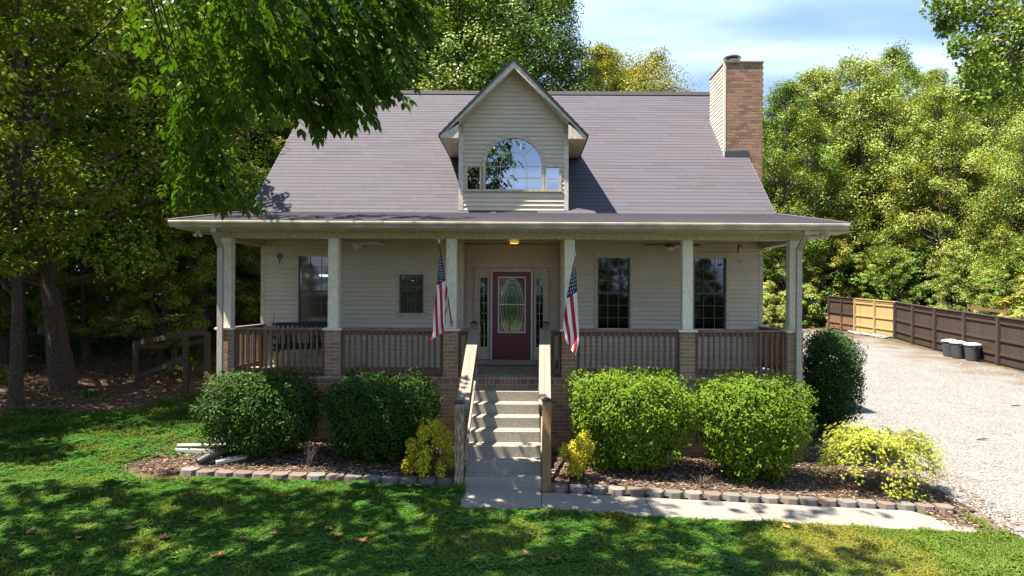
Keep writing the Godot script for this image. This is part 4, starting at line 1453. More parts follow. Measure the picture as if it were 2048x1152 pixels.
func build_porch_things():
	# ceiling fans
	for q in [[713.0, "white ceiling fan under the porch ceiling near the porch swing", 0.55], [1340.0, "brown and white ceiling fan beside the far right post", 2.75]]:
		var d := 14.35
		var p := V(xx(q[0], d), CEIL, d)
		var f := thing("ceiling_fan", p, q[1], "ceiling fan", "ceiling fans of the porch")
		var m := MB.new()
		m.lathe(p, [Vector2(0.0, 0.03), Vector2(0.07, 0.03), Vector2(0.06, -0.03), Vector2(0.02, -0.04), Vector2(0.02, -0.07), Vector2(0.0, -0.07)], 14)
		piece("mount", m.mesh(), M.cream, f)
		var h := MB.new()
		h.lathe(p, [Vector2(0.0, -0.06), Vector2(0.10, -0.07), Vector2(0.12, -0.11), Vector2(0.09, -0.15), Vector2(0.0, -0.15)], 16)
		piece("motor", h.mesh(), M.cream if q[2] < 1.0 else M.fan_wood, f)
		var g := MB.new()
		g.lathe(p, [Vector2(0.0, -0.15), Vector2(0.105, -0.152), Vector2(0.095, -0.19), Vector2(0.05, -0.225), Vector2(0.0, -0.235)], 16)
		piece("glass_bowl", g.mesh(), M.cream, f)
		for k in 5:
			var a: float = q[2] + TAU * k / 5.0
			var o := Vector3(cos(a), 0, sin(a))
			var s := Vector3(-sin(a), 0, cos(a))
			var b := MB.new()
			var c0 := p + o * 0.11 + Vector3(0, -0.10, 0)
			var c1 := p + o * 0.62 + Vector3(0, -0.115, 0)
			b.hexa([c0 - s * 0.03 + Vector3(0, -0.012, 0), c1 - s * 0.065 + Vector3(0, -0.018, 0), c1 + s * 0.065 + Vector3(0, 0.012, 0), c0 + s * 0.03],
				[c0 - s * 0.03 + Vector3(0, -0.002, 0), c1 - s * 0.065 + Vector3(0, -0.008, 0), c1 + s * 0.065 + Vector3(0, 0.022, 0), c0 + s * 0.03 + Vector3(0, 0.01, 0)])
			piece("blade", b.mesh(), M.white_metal if (q[2] < 1.0 or k in [1, 2]) else M.fan_wood, f)
		var ch := MB.new()
		ch.tube([p + Vector3(0.05, -0.22, 0), p + Vector3(0.05, -0.62, 0)], [0.003, 0.003], 4)
		ch.lathe(p + Vector3(0.05, -0.64, 0), [Vector2(0, 0.02), Vector2(0.01, 0.0), Vector2(0.0, -0.02)], 6)
		piece("pull_chain", ch.mesh(), M.chain, f)
	# lamp over the door
	var lp := V(xx(1028, 14.4), CEIL, 14.4)
	var lamp := thing("porch_lamp", lp, "small square lit porch lamp on the ceiling before the red door", "lamp")
	boxed("housing", M.cream, lamp, lp + Vector3(0, 0.0, 0), Vector3(0.24, 0.05, 0.24), 0.006)
	boxed("lamp_glass", M.lamp_glow, lamp, lp + Vector3(0, -0.055, 0), Vector3(0.19, 0.06, 0.19), 0.01)
	var om := OmniLight3D.new()
	om.name = "lamp_light"
	lamp.add_child(om)
	om.position = Vector3(0, -0.13, 0)
	om.light_color = Color(1.0, 0.74, 0.42)
	om.light_energy = 0.02
	om.light_size = 0.09
	om.omni_range = 8.0
	om.omni_attenuation = 2.0
	om.shadow_enabled = true
	# lit tube lamp and hanging lamp inside the rooms, seen through the panes
	var tp := V(-4.75, 3.62, 16.6)
	var tl := thing("tube_lamp", tp, "white tube lamp glowing behind the left tall window", "lamp")
	boxed("housing", M.dark_frame, tl, tp + Vector3(0, 0.05, 0), Vector3(0.55, 0.05, 0.12), 0.006)
	boxed("tube_glow", M.tube_glow, tl, tp, Vector3(0.5, 0.045, 0.08), 0.01)
	var rod := MB.new()
	rod.tube([tp + Vector3(0, 0.07, 0), V(-4.75, 4.21, 16.6)], [0.01, 0.01], 5)
	piece("rod", rod.mesh(), M.dark_frame, tl)
	var ol := OmniLight3D.new()
	ol.name = "tube_light"
	tl.add_child(ol)
	ol.position = Vector3(0, -0.06, 0)
	ol.light_color = Color(0.92, 0.97, 1.0)
	ol.light_energy = 0.05
	ol.light_size = 0.05
	ol.omni_range = 8.0
	ol.omni_attenuation = 2.0
	ol.shadow_enabled = true
	var hp := V(-2.72, 3.50, 16.5)
	var hl := thing("hanging_lamp", hp, "bell shaped hanging lamp behind the small window", "lamp")
	var bell := MB.new()
	bell.lathe(hp, [Vector2(0.0, 0.16), Vector2(0.03, 0.15), Vector2(0.06, 0.06), Vector2(0.13, 0.0)], 14)
	piece("lamp_shade", bell.mesh(), M.white_metal, hl)
	boxed("bulb", M.tube_glow, hl, hp + Vector3(0, 0.02, 0), Vector3(0.05, 0.05, 0.05), 0.015)
	var cd := MB.new()
	cd.tube([hp + Vector3(0, 0.15, 0), V(-2.72, 4.21, 16.5)], [0.006, 0.006], 5)
	piece("cord", cd.mesh(), M.dark_frame, hl)
	# black porch swing hung on chains, turned a little to the front
	var sp := V(-4.72, 2.02, 14.55)
	var sw := thing("porch_swing", sp, "black slatted porch swing hanging on chains behind the railing", "swing")
	var turn := Basis(Vector3.UP, 0.55)
	var P := func(x: float, y: float, z: float) -> Vector3: return sp + turn * Vector3(x, y, z)
	for k in 6:
		var m := MB.new()
		m.beam(P.call(-0.55, 0.0 + k * 0.004, 0.22 - k * 0.075), P.call(0.55, 0.0 + k * 0.004, 0.22 - k * 0.075), 0.06, 0.022)
		piece("seat_slat", m.mesh(), M.black_soft, sw)
	for k in 11:
		var x := -0.5 + k * 0.1
		var m := MB.new()
		m.beam(P.call(x, 0.04, -0.2), P.call(x, 0.50, -0.33), 0.055, 0.018, Vector3(0, 0, 1))
		piece("back_slat", m.mesh(), M.black_soft, sw)
	for y in [[0.5, -0.335], [0.06, -0.2]]:
		var m := MB.new()
		m.beam(P.call(-0.58, y[0], y[1]), P.call(0.58, y[0], y[1]), 0.03, 0.07)
		piece("back_rail", m.mesh(), M.black_soft, sw)
	for s in [-1.0, 1.0]:
		var m := MB.new()
		m.beam(P.call(s * 0.58, 0.22, 0.26), P.call(s * 0.58, 0.24, -0.3), 0.07, 0.025)
		m.beam(P.call(s * 0.58, -0.03, 0.23), P.call(s * 0.58, 0.22, 0.23), 0.05, 0.05, Vector3(0, 0, 1))
		m.beam(P.call(s * 0.56, -0.03, 0.26), P.call(s * 0.56, -0.03, -0.26), 0.045, 0.06)
		piece("arm", m.mesh(), M.black_soft, sw)
		var c := MB.new()
		var knot: Vector3 = P.call(s * 0.6, 0.72, 0.0)
		c.tube([P.call(s * 0.6, 0.22, 0.24), knot], [0.006, 0.006], 4)
		c.tube([P.call(s * 0.6, 0.3, -0.28), knot], [0.006, 0.006], 4)
		c.tube([knot, Vector3(knot.x, CEIL + 0.03, knot.z)], [0.007, 0.007], 4)
		piece("chain", c.mesh(), M.chain, sw)
	# lantern wind chime at the right, a dark wall ornament at the left
	var wc := V(xx(1479, 14.5), CEIL, 14.5)
	var wn := thing("wind_chime", wc, "copper lantern wind chime with spoons hanging beside the far right window", "wind chime")
	var cg := MB.new()
	cg.tube([wc + Vector3(0, 0.04, 0), wc + Vector3(0, -0.06, 0)], [0.004, 0.004], 4)
	cg.lathe(wc, [Vector2(0.0, -0.05), Vector2(0.055, -0.075), Vector2(0.055, -0.09), Vector2(0.0, -0.09)], 10)
	cg.lathe(wc, [Vector2(0.0, -0.22), Vector2(0.06, -0.22), Vector2(0.06, -0.24), Vector2(0.0, -0.245)], 10)
	for k in 6:
		var a := TAU * k / 6.0
		cg.tube([wc + Vector3(cos(a) * 0.05, -0.085, sin(a) * 0.05), wc + Vector3(cos(a) * 0.052, -0.225, sin(a) * 0.052)], [0.007, 0.007], 4)
	piece("lantern", cg.mesh(), M.copper, wn)
	var gl := MB.new()
	gl.lathe(wc, [Vector2(0.0, -0.092), Vector2(0.036, -0.10), Vector2(0.036, -0.21), Vector2(0.0, -0.218)], 10)
	piece("glass", gl.mesh(), M.oval_glass, wn)
	for k in 5:
		var a := TAU * k / 5.0
		var s := MB.new()
		var o := wc + Vector3(cos(a) * 0.045, 0, sin(a) * 0.045)
		s.tube([o + Vector3(0, -0.24, 0), o + Vector3(0, -0.40 - 0.03 * (k % 2), 0)], [0.003, 0.003], 4)
		s.lathe(o + Vector3(0, -0.43 - 0.03 * (k % 2), 0), [Vector2(0, 0.035), Vector2(0.018, 0.0), Vector2(0, -0.035)], 8)
		piece("spoon", s.mesh(), M.metal, wn)
	var op := at(560, 512, 15.16)
	var on := thing("wall_ornament", op, "dark wreath shaped ornament on the wall above the porch swing", "ornament")
	var ring := MB.new()
	var rp := []
	var rd := []
	for k in 13:
		var a := TAU * k / 12.0
		rp.append(op + Vector3(cos(a) * 0.045, sin(a) * 0.045, 0.0))
		rd.append(0.02)
	ring.tube(rp, rd, 6, false)
	piece("ring", ring.mesh(), M.fan_wood, on)
	var tail := MB.new()
	tail.tube([op + Vector3(0, -0.05, 0), op + Vector3(-0.01, -0.12, 0), op + Vector3(-0.012, -0.17, 0)], [0.012, 0.018, 0.008], 6)
	piece("tail", tail.mesh(), M.fan_wood, on)
	# flood lamps under the eaves
	for q in [[1645.0, 13.0, "pair of white flood lamps under the right end of the eave"], [398.0, 13.1, "pair of white flood lamps under the left end of the eave"]]:
		var fp := V(xx(q[0], q[1]), 4.376, q[1])
		var fl := thing("flood_lamp", fp, q[2], "lamp", "flood lamps under the eaves")
		boxed("mount", M.cream, fl, fp + Vector3(0, -0.02, 0), Vector3(0.10, 0.04, 0.10), 0.006)
		for s in [-1.0, 1.0]:
			var b := MB.new()
			b.tube([fp + Vector3(0, -0.03, 0), fp + Vector3(s * 0.03, -0.05, 0.03), fp + Vector3(s * 0.05, -0.09, 0.05), fp + Vector3(s * 0.058, -0.115, 0.06)], [0.016, 0.02, 0.036, 0.03], 12)
			piece("bulb", b.mesh(), M.white_metal, fl)
	# flags
	var pic := flag_picture()
	var fm := StandardMaterial3D.new()
	fm.albedo_texture = pic
	fm.roughness = 0.8
	fm.cull_mode = BaseMaterial3D.CULL_DISABLED
	fm.backlight_enabled = true
	fm.backlight = Color(0.25, 0.25, 0.25)
	var pic_b := flag_picture(true)
	var fm2: StandardMaterial3D = fm.duplicate()
	fm2.albedo_texture = pic_b
	var z1 := func(a: Array) -> Vector2: return Vector2(850.0 + a[0] / 4.43, 470.0 + a[1] / 4.43)
	var z2 := func(a: Array) -> Vector2: return Vector2(1110.0 + a[0] / 4.8, 490.0 + a[1] / 4.8)
	flag(-1.455, at(878, 486, 12.72), [[128, 190], [118, 300], [110, 400], [95, 510], [82, 650], [66, 800], [46, 935]].map(z1), [[150, 190], [170, 300], [178, 390], [176, 520], [173, 660], [172, 770], [181, 850]].map(z1), fm, "starred and striped flag hanging in two folds before the post left of the steps")
	var fold := MB.new()
	cloth(fold, [[160, 385], [160, 480], [162, 600], [168, 715]].map(z1), [[180, 400], [200, 480], [202, 620], [182, 712]].map(z1), 13.02, 0.4, 0.9, 0.02)
	var fo := piece("fold", fold.mesh(), fm2, get_node("flag") as Node3D)
	fo.set_meta("label", "second fold of the cloth")
	flag(0.875, at(1150, 512, 12.72), [[178, 155], [150, 300], [120, 460], [98, 590], [82, 720], [74, 810], [90, 900]].map(z2), [[186, 155], [206, 270], [212, 430], [217, 600], [226, 780], [233, 930], [196, 1068]].map(z2), fm, "starred and striped flag hanging in one fold before the post right of the steps")

func flag(col_x: float, tip: Vector3, l: Array, r: Array, m: Material, label: String):
	var foot := V(col_x + 0.02, 2.60, 13.42)
	var f := thing("flag", foot, label, "flag", "flags on the porch posts")
	var p := MB.new()
	p.tube([foot, tip], [0.013, 0.012], 8)
	piece("pole", p.mesh(), M.metal if col_x > 0 else M.black, f)
	boxed("bracket", M.metal, f, foot + Vector3(0, 0.0, 0.0), Vector3(0.06, 0.12, 0.035), 0.005)
	# a small eagle with raised wings on a ball
	var e := MB.new()
	e.lathe(tip, [Vector2(0, -0.02), Vector2(0.02, 0.0), Vector2(0, 0.02)], 8)
	e.tube([tip + Vector3(0, 0.01, 0), tip + Vector3(0, 0.045, 0), tip + Vector3(0.004, 0.075, 0.01)], [0.012, 0.02, 0.008], 6)
	for s in [-1.0, 1.0]:
		e.tri(tip + Vector3(0, 0.04, 0), tip + Vector3(s * 0.085, 0.075, 0), tip + Vector3(s * 0.03, 0.06, 0.006))
		e.tri(tip + Vector3(0, 0.06, 0), tip + Vector3(s * 0.03, 0.062, 0.004), tip + Vector3(s * 0.085, 0.075, 0))
	piece("eagle", e.mesh(), M.cream, f)
	var c := MB.new()
	cloth(c, l, r, 12.93, 0.0, 1.0, 0.035)
	piece("cloth", c.mesh(), m, f)

func cloth(b: MB, l: Array, r: Array, d: float, s0: float, s1: float, deep: float):
	# a sheet between two hanging edges, with soft pleats in depth
	var rows := 28
	var cols := 14
	var base := b.v.size()
	var pts := []
	for j in rows + 1:
		var t := j / float(rows) * (l.size() - 1)
		var k: int = min(int(t), l.size() - 2)
		var a: Vector2 = l[k].lerp(l[k + 1], t - k)
		var e: Vector2 = r[k].lerp(r[k + 1], t - k)
		var row := []
		for i in cols + 1:
			var q := i / float(cols)
			var p := a.lerp(e, q)
			var dd: float = d + deep * sin(q * 9.0 + j * 0.12) * (0.25 + 0.75 * j / rows) - 0.04 * j / rows
			row.append(at(p.x, p.y, dd))
		pts.append(row)
	for j in rows + 1:
		for i in cols + 1:
			var dx: Vector3 = pts[j][min(i + 1, cols)] - pts[j][max(i - 1, 0)]
			var dy: Vector3 = pts[min(j + 1, rows)][i] - pts[max(j - 1, 0)][i]
			b.v.append(pts[j][i])
			b.n.append(dy.cross(dx).normalized())
			b.c.append(Color(1, 1, 1))
			b.u.append(Vector2(i / float(cols), lerp(s0, s1, j / float(rows))))
	for j in rows:
		for i in cols:
			var p := base + j * (cols + 1) + i
			var q := p + cols + 1
			b.ix.append_array([p, p + 1, q, p + 1, q + 1, q])

func flag_picture(other := false) -> ImageTexture:
	var w := 256
	var h := 512
	var red := Color(0.62, 0.05, 0.12)
	var white := Color(0.86, 0.83, 0.82)
	var blue := Color(0.07, 0.11, 0.24)
	var img := Image.create(w, h, false, Image.FORMAT_RGB8)
	for y in h:
		var s := (y + 0.5) / h
		var wide: float = lerp(0.5, 5.2, pow(s, 0.8)) if not other else 2.2
		for x in w:
			var u := (x + 0.5) / w
			var k: float = (1.0 - u) * wide + (s - 0.4) * 1.3
			if other:
				k = u * 2.0 + s * 7.0
			img.set_pixel(x, y, white if int(floor(k)) % 2 == 0 else red)
			if not other and s < 0.40 - 0.05 * u:
				img.set_pixel(x, y, blue)
	if not other:
		for row in 9:
			for c in 4:
				var cx := (c + 0.5 + (0.5 if row % 2 else 0.0)) / 4.0 * w
				var cy := (0.03 + row * 0.039) * h
				var rx := 22.0 / (0.55 + row * 0.12)
				var ry := 8.5
				for yy in range(int(cy - ry), int(cy + ry) + 1):
					for xv in range(int(cx - rx), int(cx + rx) + 1):
						if xv < 0 or xv >= w or yy < 0 or yy >= int(h * (0.38 - 0.05 * xv / w)):
							continue
						var p := Vector2((xv - cx) / rx, (yy - cy) / ry)
						var a := fposmod(atan2(p.x, -p.y), TAU / 5.0) - TAU / 10.0
						# five-pointed star
						var edge: float = lerp(0.36, 1.0, pow(abs(a) / (TAU / 10.0), 1.6))
						if p.length() < edge:
							img.set_pixel(xv, yy, white)
	return ImageTexture.create_from_image(img)

# ---------------------------------------------------------------- yard

func build_yard():
	# border blocks along the beds, one by one
	var tones := [Color(0.29, 0.265, 0.25), Color(0.25, 0.195, 0.17), Color(0.29, 0.215, 0.195), Color(0.25, 0.235, 0.215), Color(0.27, 0.205, 0.18)]
	var left := [0, 1, 2, 1, 2, 1, 2, 0, 4, 0, 3, 0, 2, 4, 1]
	var right := [2, 0, 3, 0, 1, 3, 3, 0, 4, 3, 3, 0, 1, 3, 1, 3, 0, 2, 3, 1, 4]
	var words := ["grey", "brown", "pinkish", "mossy grey", "dull red"]
	for side in 2:
		var list: Array = left if side == 0 else right
		for i in list.size():
			var x: float = -5.52 + i * 0.302 if side == 0 else 0.57 + i * 0.312
			var d: float = 11.12 if side == 0 else 11.06 - 0.004 * i
			if side == 0 and i == 0:
				d = 11.2
			var b := MB.new()
			var t := rr(0.9, 1.12)
			b.col = tones[list[i]] * (t * 0.78)
			block(b)
			var o := piece("border_block", b.mesh(), M.stone, null, on_ground(x, d, 0.0))
			o.rotation = Vector3(rr(-0.03, 0.03), rr(-0.05, 0.05), -0.035 + rr(-0.02, 0.02))
			var where := "left of the steps, counted from them" if side == 0 else "right of the steps, counted from them"
			var place: int = list.size() - i if side == 0 else i + 1
			tag(o, "%s border block number %d %s" % [words[list[i]], place, where], "block", "border blocks of the beds")
	# flat stone by the left handrail post
	var fs := MB.new()
	fs.col = Color(0.36, 0.34, 0.31)
	fs.lathe(Vector3.ZERO, [Vector2(0.0, -0.03), Vector2(0.16, -0.02), Vector2(0.17, 0.02), Vector2(0.12, 0.05), Vector2(0.0, 0.055)], 9)
	var fo := piece("flat_stone", fs.mesh(), M.stone, null, on_ground(-1.12, 10.98))
	fo.scale = Vector3(1.1, 1, 0.55)
	tag(fo, "flat grey stone at the foot of the peeling post", "stone")
	# white downspout pipes and a black corrugated hose at the left corner
	var pp := MB.new()
	var a := on_ground(-5.05, 12.72, 0.10)
	var e := on_ground(-6.35, 12.5, 0.10)
	pp.tube([a, e], [0.038, 0.038], 10)
	tag(piece("drain_pipe", pp.mesh(), M.pvc), "white plastic drain pipe lying beside the left corner shrub", "pipe")
	var pb := MB.new()
	pb.beam(on_ground(-5.6, 12.28, 0.09), on_ground(-6.28, 12.3, 0.08), 0.08, 0.055)
	tag(piece("downspout_piece", pb.mesh(), M.pvc), "loose white downspout piece lying in front of the drain pipe", "pipe")
	var hs := []
	var hr := []
	for k in 31:
		var t := k / 30.0
		var p := on_ground(-5.0, 12.2, 0.24).lerp(on_ground(-5.55, 11.62, 0.09), t) + Vector3(0, 0.05 * sin(t * PI), 0)
		hs.append(p)
		hr.append(0.075 + (0.008 if k % 2 else -0.006))
	var hm := MB.new()
	hm.tube(hs, hr, 10)
	tag(piece("corrugated_hose", hm.mesh(), M.black), "black corrugated drain hose on the mulch", "hose")
	var sb := MB.new()
	sb.beam(on_ground(-4.85, 12.0, 0.12), on_ground(-5.28, 11.7, 0.08), 0.16, 0.05)
	tag(piece("splash_block", sb.mesh(), M.pvc), "pale splash block beside the black hose", "splash block")
	# dark cable across the right bed
	var cb := MB.new()
	cb.tube([on_ground(5.5, 13.1, 0.08), on_ground(6.3, 13.6, 0.06), on_ground(7.0, 14.2, 0.05), on_ground(7.9, 14.0, 0.05)], [0.02, 0.02, 0.02, 0.02], 6)
	tag(piece("drain_hose", cb.mesh(), M.black), "thin black hose from the right porch corner to the gravel", "hose")
	# bins by the dark fence
	for q in [[18.52, 29.75, "black dustbin with white lid, farthest of three along the fence"], [18.55, 29.2, "black dustbin with white lid, middle of three along the fence"], [18.72, 28.55, "black dustbin with white lid, first of three along the fence"]]:
		var p := on_ground(q[0], q[1])
		var bn := thing("dustbin", p, q[2], "dustbin", "dustbins by the fence")
		var m := MB.new()
		m.lathe(p, [Vector2(0.0, 0.01), Vector2(0.23, 0.01), Vector2(0.24, 0.05), Vector2(0.285, 0.5), Vector2(0.295, 0.52), Vector2(0.29, 0.54), Vector2(0.30, 0.66), Vector2(0.31, 0.67)], 20)
		piece("body", m.mesh(), M.bin, bn)
		var l := MB.new()
		l.lathe(p, [Vector2(0.33, 0.655), Vector2(0.335, 0.69), Vector2(0.29, 0.72), Vector2(0.15, 0.765), Vector2(0.0, 0.775)], 20)
		piece("lid", l.mesh(), M.bin_lid, bn)
		for s in [-1.0, 1.0]:
			boxed("handle", M.bin, bn, p + Vector3(0.1 * s, 0.58, 0.31), Vector3(0.03, 0.05, 0.05), 0.006)
	# sticks on the gravel
	for q in [[1392.0, 242.0], [1168.0, 465.0]]:
		var px: float = 1600.0 + q[0] / 3.292
		var py: float = 740.0 + q[1] / 3.292
		var d := 15.0
		for k in 20:
			var y := at(px, py, d).y
			var gy := ground_y(xx(px, d), d)
			d *= 1.0 + clamp((y - gy) * 0.15, -0.2, 0.2)
		var st := MB.new()
		var o := on_ground(xx(px, d), d, 0.03)
		st.tube([o, o + Vector3(0.16, 0.02, 0.02), o + Vector3(0.3, 0.01, -0.02)], [0.012, 0.02, 0.008], 5)
		tag(piece("stick", st.mesh(), M.fan_wood), "short dark stick lying on the gravel nearer the fence" if q[0] > 1300 else "short dark stick lying on the gravel behind the yellow maple", "stick")

func block(b: MB):
	# a split-faced block: three-sided front, flat top, rough
	var h := 0.105
	var back := 0.19
	var lo := [Vector3(-0.12, -0.05, -back), Vector3(0.12, -0.05, -back), Vector3(0.147, -0.05, -0.03), Vector3(0.07, -0.05, 0.055), Vector3(-0.07, -0.05, 0.055), Vector3(-0.147, -0.05, -0.03)]
	var hi := []
	for p in lo:
		hi.append(Vector3(p.x * 0.97 + rr(-0.006, 0.006), h + rr(-0.006, 0.006), p.z - (0.012 if p.z > -0.1 else 0.0)))
	var c := Vector3(0, 0.03, -0.07)
	for k in 6:
		var j := (k + 1) % 6
		var m0: Vector3 = lo[k].lerp(hi[k], 0.55) + Vector3(rr(-0.008, 0.008), 0, rr(0.0, 0.014))
		var m1: Vector3 = lo[j].lerp(hi[j], 0.55)
		b.quad_out(lo[k], lo[j], lo[j].lerp(hi[j], 0.55), lo[k].lerp(hi[k], 0.55), c)
		b.quad_out(lo[k].lerp(hi[k], 0.55), lo[j].lerp(hi[j], 0.55), hi[j], hi[k], c)
		b.tri_out(hi[k], hi[j], Vector3(0, h + 0.004, -0.07), c)

func build_fences():
	var posts := [[18.3, 41.0], [18.55, 39.9], [18.8, 38.8], [19.2, 37.4], [19.6, 36.0], [19.3, 33.8], [19.12, 31.7], [19.1, 29.55], [19.08, 27.4], [19.05, 25.3], [19.0, 23.2]]
	var runs := [[0, 2, "fence stained dark above and bare tan below, at the far end", M.fence_dark], [2, 4, "new pale yellow board fence section between darker ones", M.fence_new], [4, 10, "long dark brown stained board fence behind the dustbins", M.fence_dark]]
	for r in runs:
		var p0: Array = posts[r[0]]
		var f := thing("board_fence", on_ground(p0[0], p0[1]), r[2], "fence", "fence sections beside the drive")
		for i in range(r[0], r[1]):
			var a := on_ground(posts[i][0], posts[i][1])
			var b := on_ground(posts[i + 1][0], posts[i + 1][1])
			var dir := (b - a).normalized()
			var flat := Vector3(dir.x, 0, dir.z).normalized()
			var out := Vector3(-flat.z, 0, flat.x)        # towards the drive
			if out.x > 0: out = -out
			var l := (b - a).length()
			var n := int(round(l / 0.143))
			var two: bool = r[0] == 0
			var bm := []
			for t in 4:
				var m := MB.new()
				m.col = grey(0.82 + 0.1 * t)
				m.box(Vector3.ZERO, Vector3(0.136, 1.84, 0.02), 0.0, Basis(flat, Vector3.UP, flat.cross(Vector3.UP)))
				bm.append(m.mesh())
			var half := []
			for t in 2:
				var m := MB.new()
				m.box(Vector3.ZERO, Vector3(0.136, 1.12 if t else 0.72, 0.02), 0.0, Basis(flat, Vector3.UP, flat.cross(Vector3.UP)))
				half.append(m.mesh())
			for k in n:
				var c := a.lerp(b, (k + 0.5) / n)
				if two:
					piece("board", half[1], M.fence_dark, f, c + Vector3(0, 1.36, 0))
					piece("board_foot", half[0], M.fence_tan, f, c + Vector3(0, 0.44, 0))
				else:
					piece("board", bm[rng.randi() % 4], r[3], f, c + Vector3(0, 1.0, 0))
			for y in [0.45, 1.02, 1.72]:
				var m := MB.new()
				m.beam(a + Vector3(0, y, 0) + out * 0.035, b + Vector3(0, y, 0) + out * 0.035, 0.04, 0.09)
				piece("rail", m.mesh(), M.fence_tan if two and y < 0.5 else r[3], f)
			var cp := MB.new()
			cp.beam(a + Vector3(0, 1.95, 0), b + Vector3(0, 1.95, 0), 0.16, 0.035)
			cp.beam(a + Vector3(0, 1.87, 0) + out * 0.03, b + Vector3(0, 1.87, 0) + out * 0.03, 0.02, 0.11)
			piece("cap", cp.mesh(), r[3], f)
			var pst: Array = posts[i]
			var w := 0.14 if r[0] == 4 else 0.09
			var po := on_ground(pst[0], pst[1]) + out * 0.075
			if two:
				boxed("post", M.fence_dark, f, po + Vector3(0, 1.33, 0), Vector3(w, 1.1, w))
				boxed("post_foot", M.fence_tan, f, po + Vector3(0, 0.38, 0), Vector3(w, 0.8, w))
			else:
				boxed("post", M.fence_dark if i == 4 else r[3], f, po + Vector3(0, 0.94, 0), Vector3(w, 1.95, w))
	# gravel bank and plastic sheet under the pale section
	var tp := MB.new()
	for k in 12:
		var t := k / 12.0
		var c := on_ground(lerp(18.75, 19.5, t), lerp(38.8, 36.1, t), 0.0) + Vector3(-0.28, 0, 0.1)
		tp.col = grey(rr(0.7, 1.1))
		tp.box(c + Vector3(0, 0.05, 0), Vector3(0.3, rr(0.06, 0.16), 0.26), 0.02, Basis(Vector3(rr(-1, 1), 1, rr(-1, 1)).normalized(), rr(-0.6, 0.6)))
	tag(piece("plastic_sheet", tp.mesh(), M.tarp), "crumpled grey sheet along the foot of the pale fence section", "sheet")
	# another rail fence behind
	var bk := thing("rail_fence", on_ground(21.5, 30.0), "orange brown rail fence showing behind the dark board fence", "fence")
	for k in 4:
		var c := on_ground(22.0, 26.0 + k * 2.6)
		boxed("post", M.fence_tan, bk, c + Vector3(0, 0.95, 0), Vector3(0.12, 2.1, 0.12))
		if k < 3:
			var e := on_ground(22.0, 26.0 + (k + 1) * 2.6)
			for y in [1.85, 1.3]:
				var m := MB.new()
				m.beam(c + Vector3(-0.08, y, 0), e + Vector3(-0.08, y, 0), 0.04, 0.14)
				piece("rail", m.mesh(), M.fence_tan, bk)
	# old rail fence at the left and a short picket gate by the porch
	var lf := thing("rail_fence", on_ground(-8.2, 17.5), "weathered grey post and rail fence between the trees and the porch", "fence")
	var P := [[271.0, 686.0, 742.0, 18.8], [349.0, 688.0, 740.0, 20.0], [372.0, 668.0, 728.0, 17.2], [415.0, 664.0, 735.0, 17.0]]
	var tops := []
	var feet := []
	for q in P:
		var t := at(q[0], q[1], q[3])
		var gy := ground_y(t.x, q[3])
		tops.append(t)
		feet.append(Vector3(t.x, gy, t.z))
		boxed("post", M.rail_wood, lf, Vector3(t.x, (t.y + gy - 0.2) * 0.5, t.z), Vector3(0.12, t.y - gy + 0.2, 0.12), 0.01)
	for q in [[0, 2, 0.0, 0.0], [0, 1, -0.08, -0.05], [0, 2, -0.95, -0.62], [1, 3, -0.05, -0.2], [2, 3, 0.0, 0.0], [1, 3, -0.75, -0.85]]:
		var m := MB.new()
		var off := Vector3(0, 0, 0.08)
		m.beam(tops[q[0]] + Vector3(0, q[2], 0) + off, tops[q[1]] + Vector3(0, q[3], 0) + off, 0.04, 0.13)
		piece("rail", m.mesh(), M.rail_wood, lf)
	var gp := at(420, 752, 14.6)
	var gt := thing("picket_gate", Vector3(gp.x, ground_y(gp.x, 14.6), gp.z), "short weathered picket panel leaning against the left porch corner", "gate")
	for k in 6:
		var t := k / 5.0
		var c := at(lerp(412.0, 430.0, t), lerp(716.0, 706.0, t), lerp(14.9, 14.2, t))
		var gy := ground_y(c.x, -c.z)
		boxed("picket", M.rail_wood, gt, Vector3(c.x, gy + 0.52, c.z), Vector3(0.04, 1.0, 0.09), 0.0, Color(1.6, 1.5, 1.4))
	for y in [0.25, 0.8]:
		var m := MB.new()
		var a := at(412, 716, 14.95)
		var b := at(430, 706, 14.15)
		m.beam(Vector3(a.x + 0.04, ground_y(a.x, -a.z) + y, a.z), Vector3(b.x + 0.04, ground_y(b.x, -b.z) + y, b.z), 0.04, 0.08)
		piece("rail", m.mesh(), M.rail_wood, gt)

# ---------------------------------------------------------------- shrubs

func unit() -> Vector3:
	var z := rr(-1, 1)
	var a := rr(0, TAU)
	var r := sqrt(1.0 - z * z)
	return Vector3(r * cos(a), z, r * sin(a))

func scatter_leaf(b: MB, p: Vector3, n: Vector3, l: float, w: float, c: Color, droop := 0.2):
	var d := unit()
	d = (d - n * d.dot(n))
	d = (d.normalized() + Vector3(0, -droop, 0)).normalized()
	var s := n.cross(d).normalized()
	b.leaf(p, d, s, l, w, c)

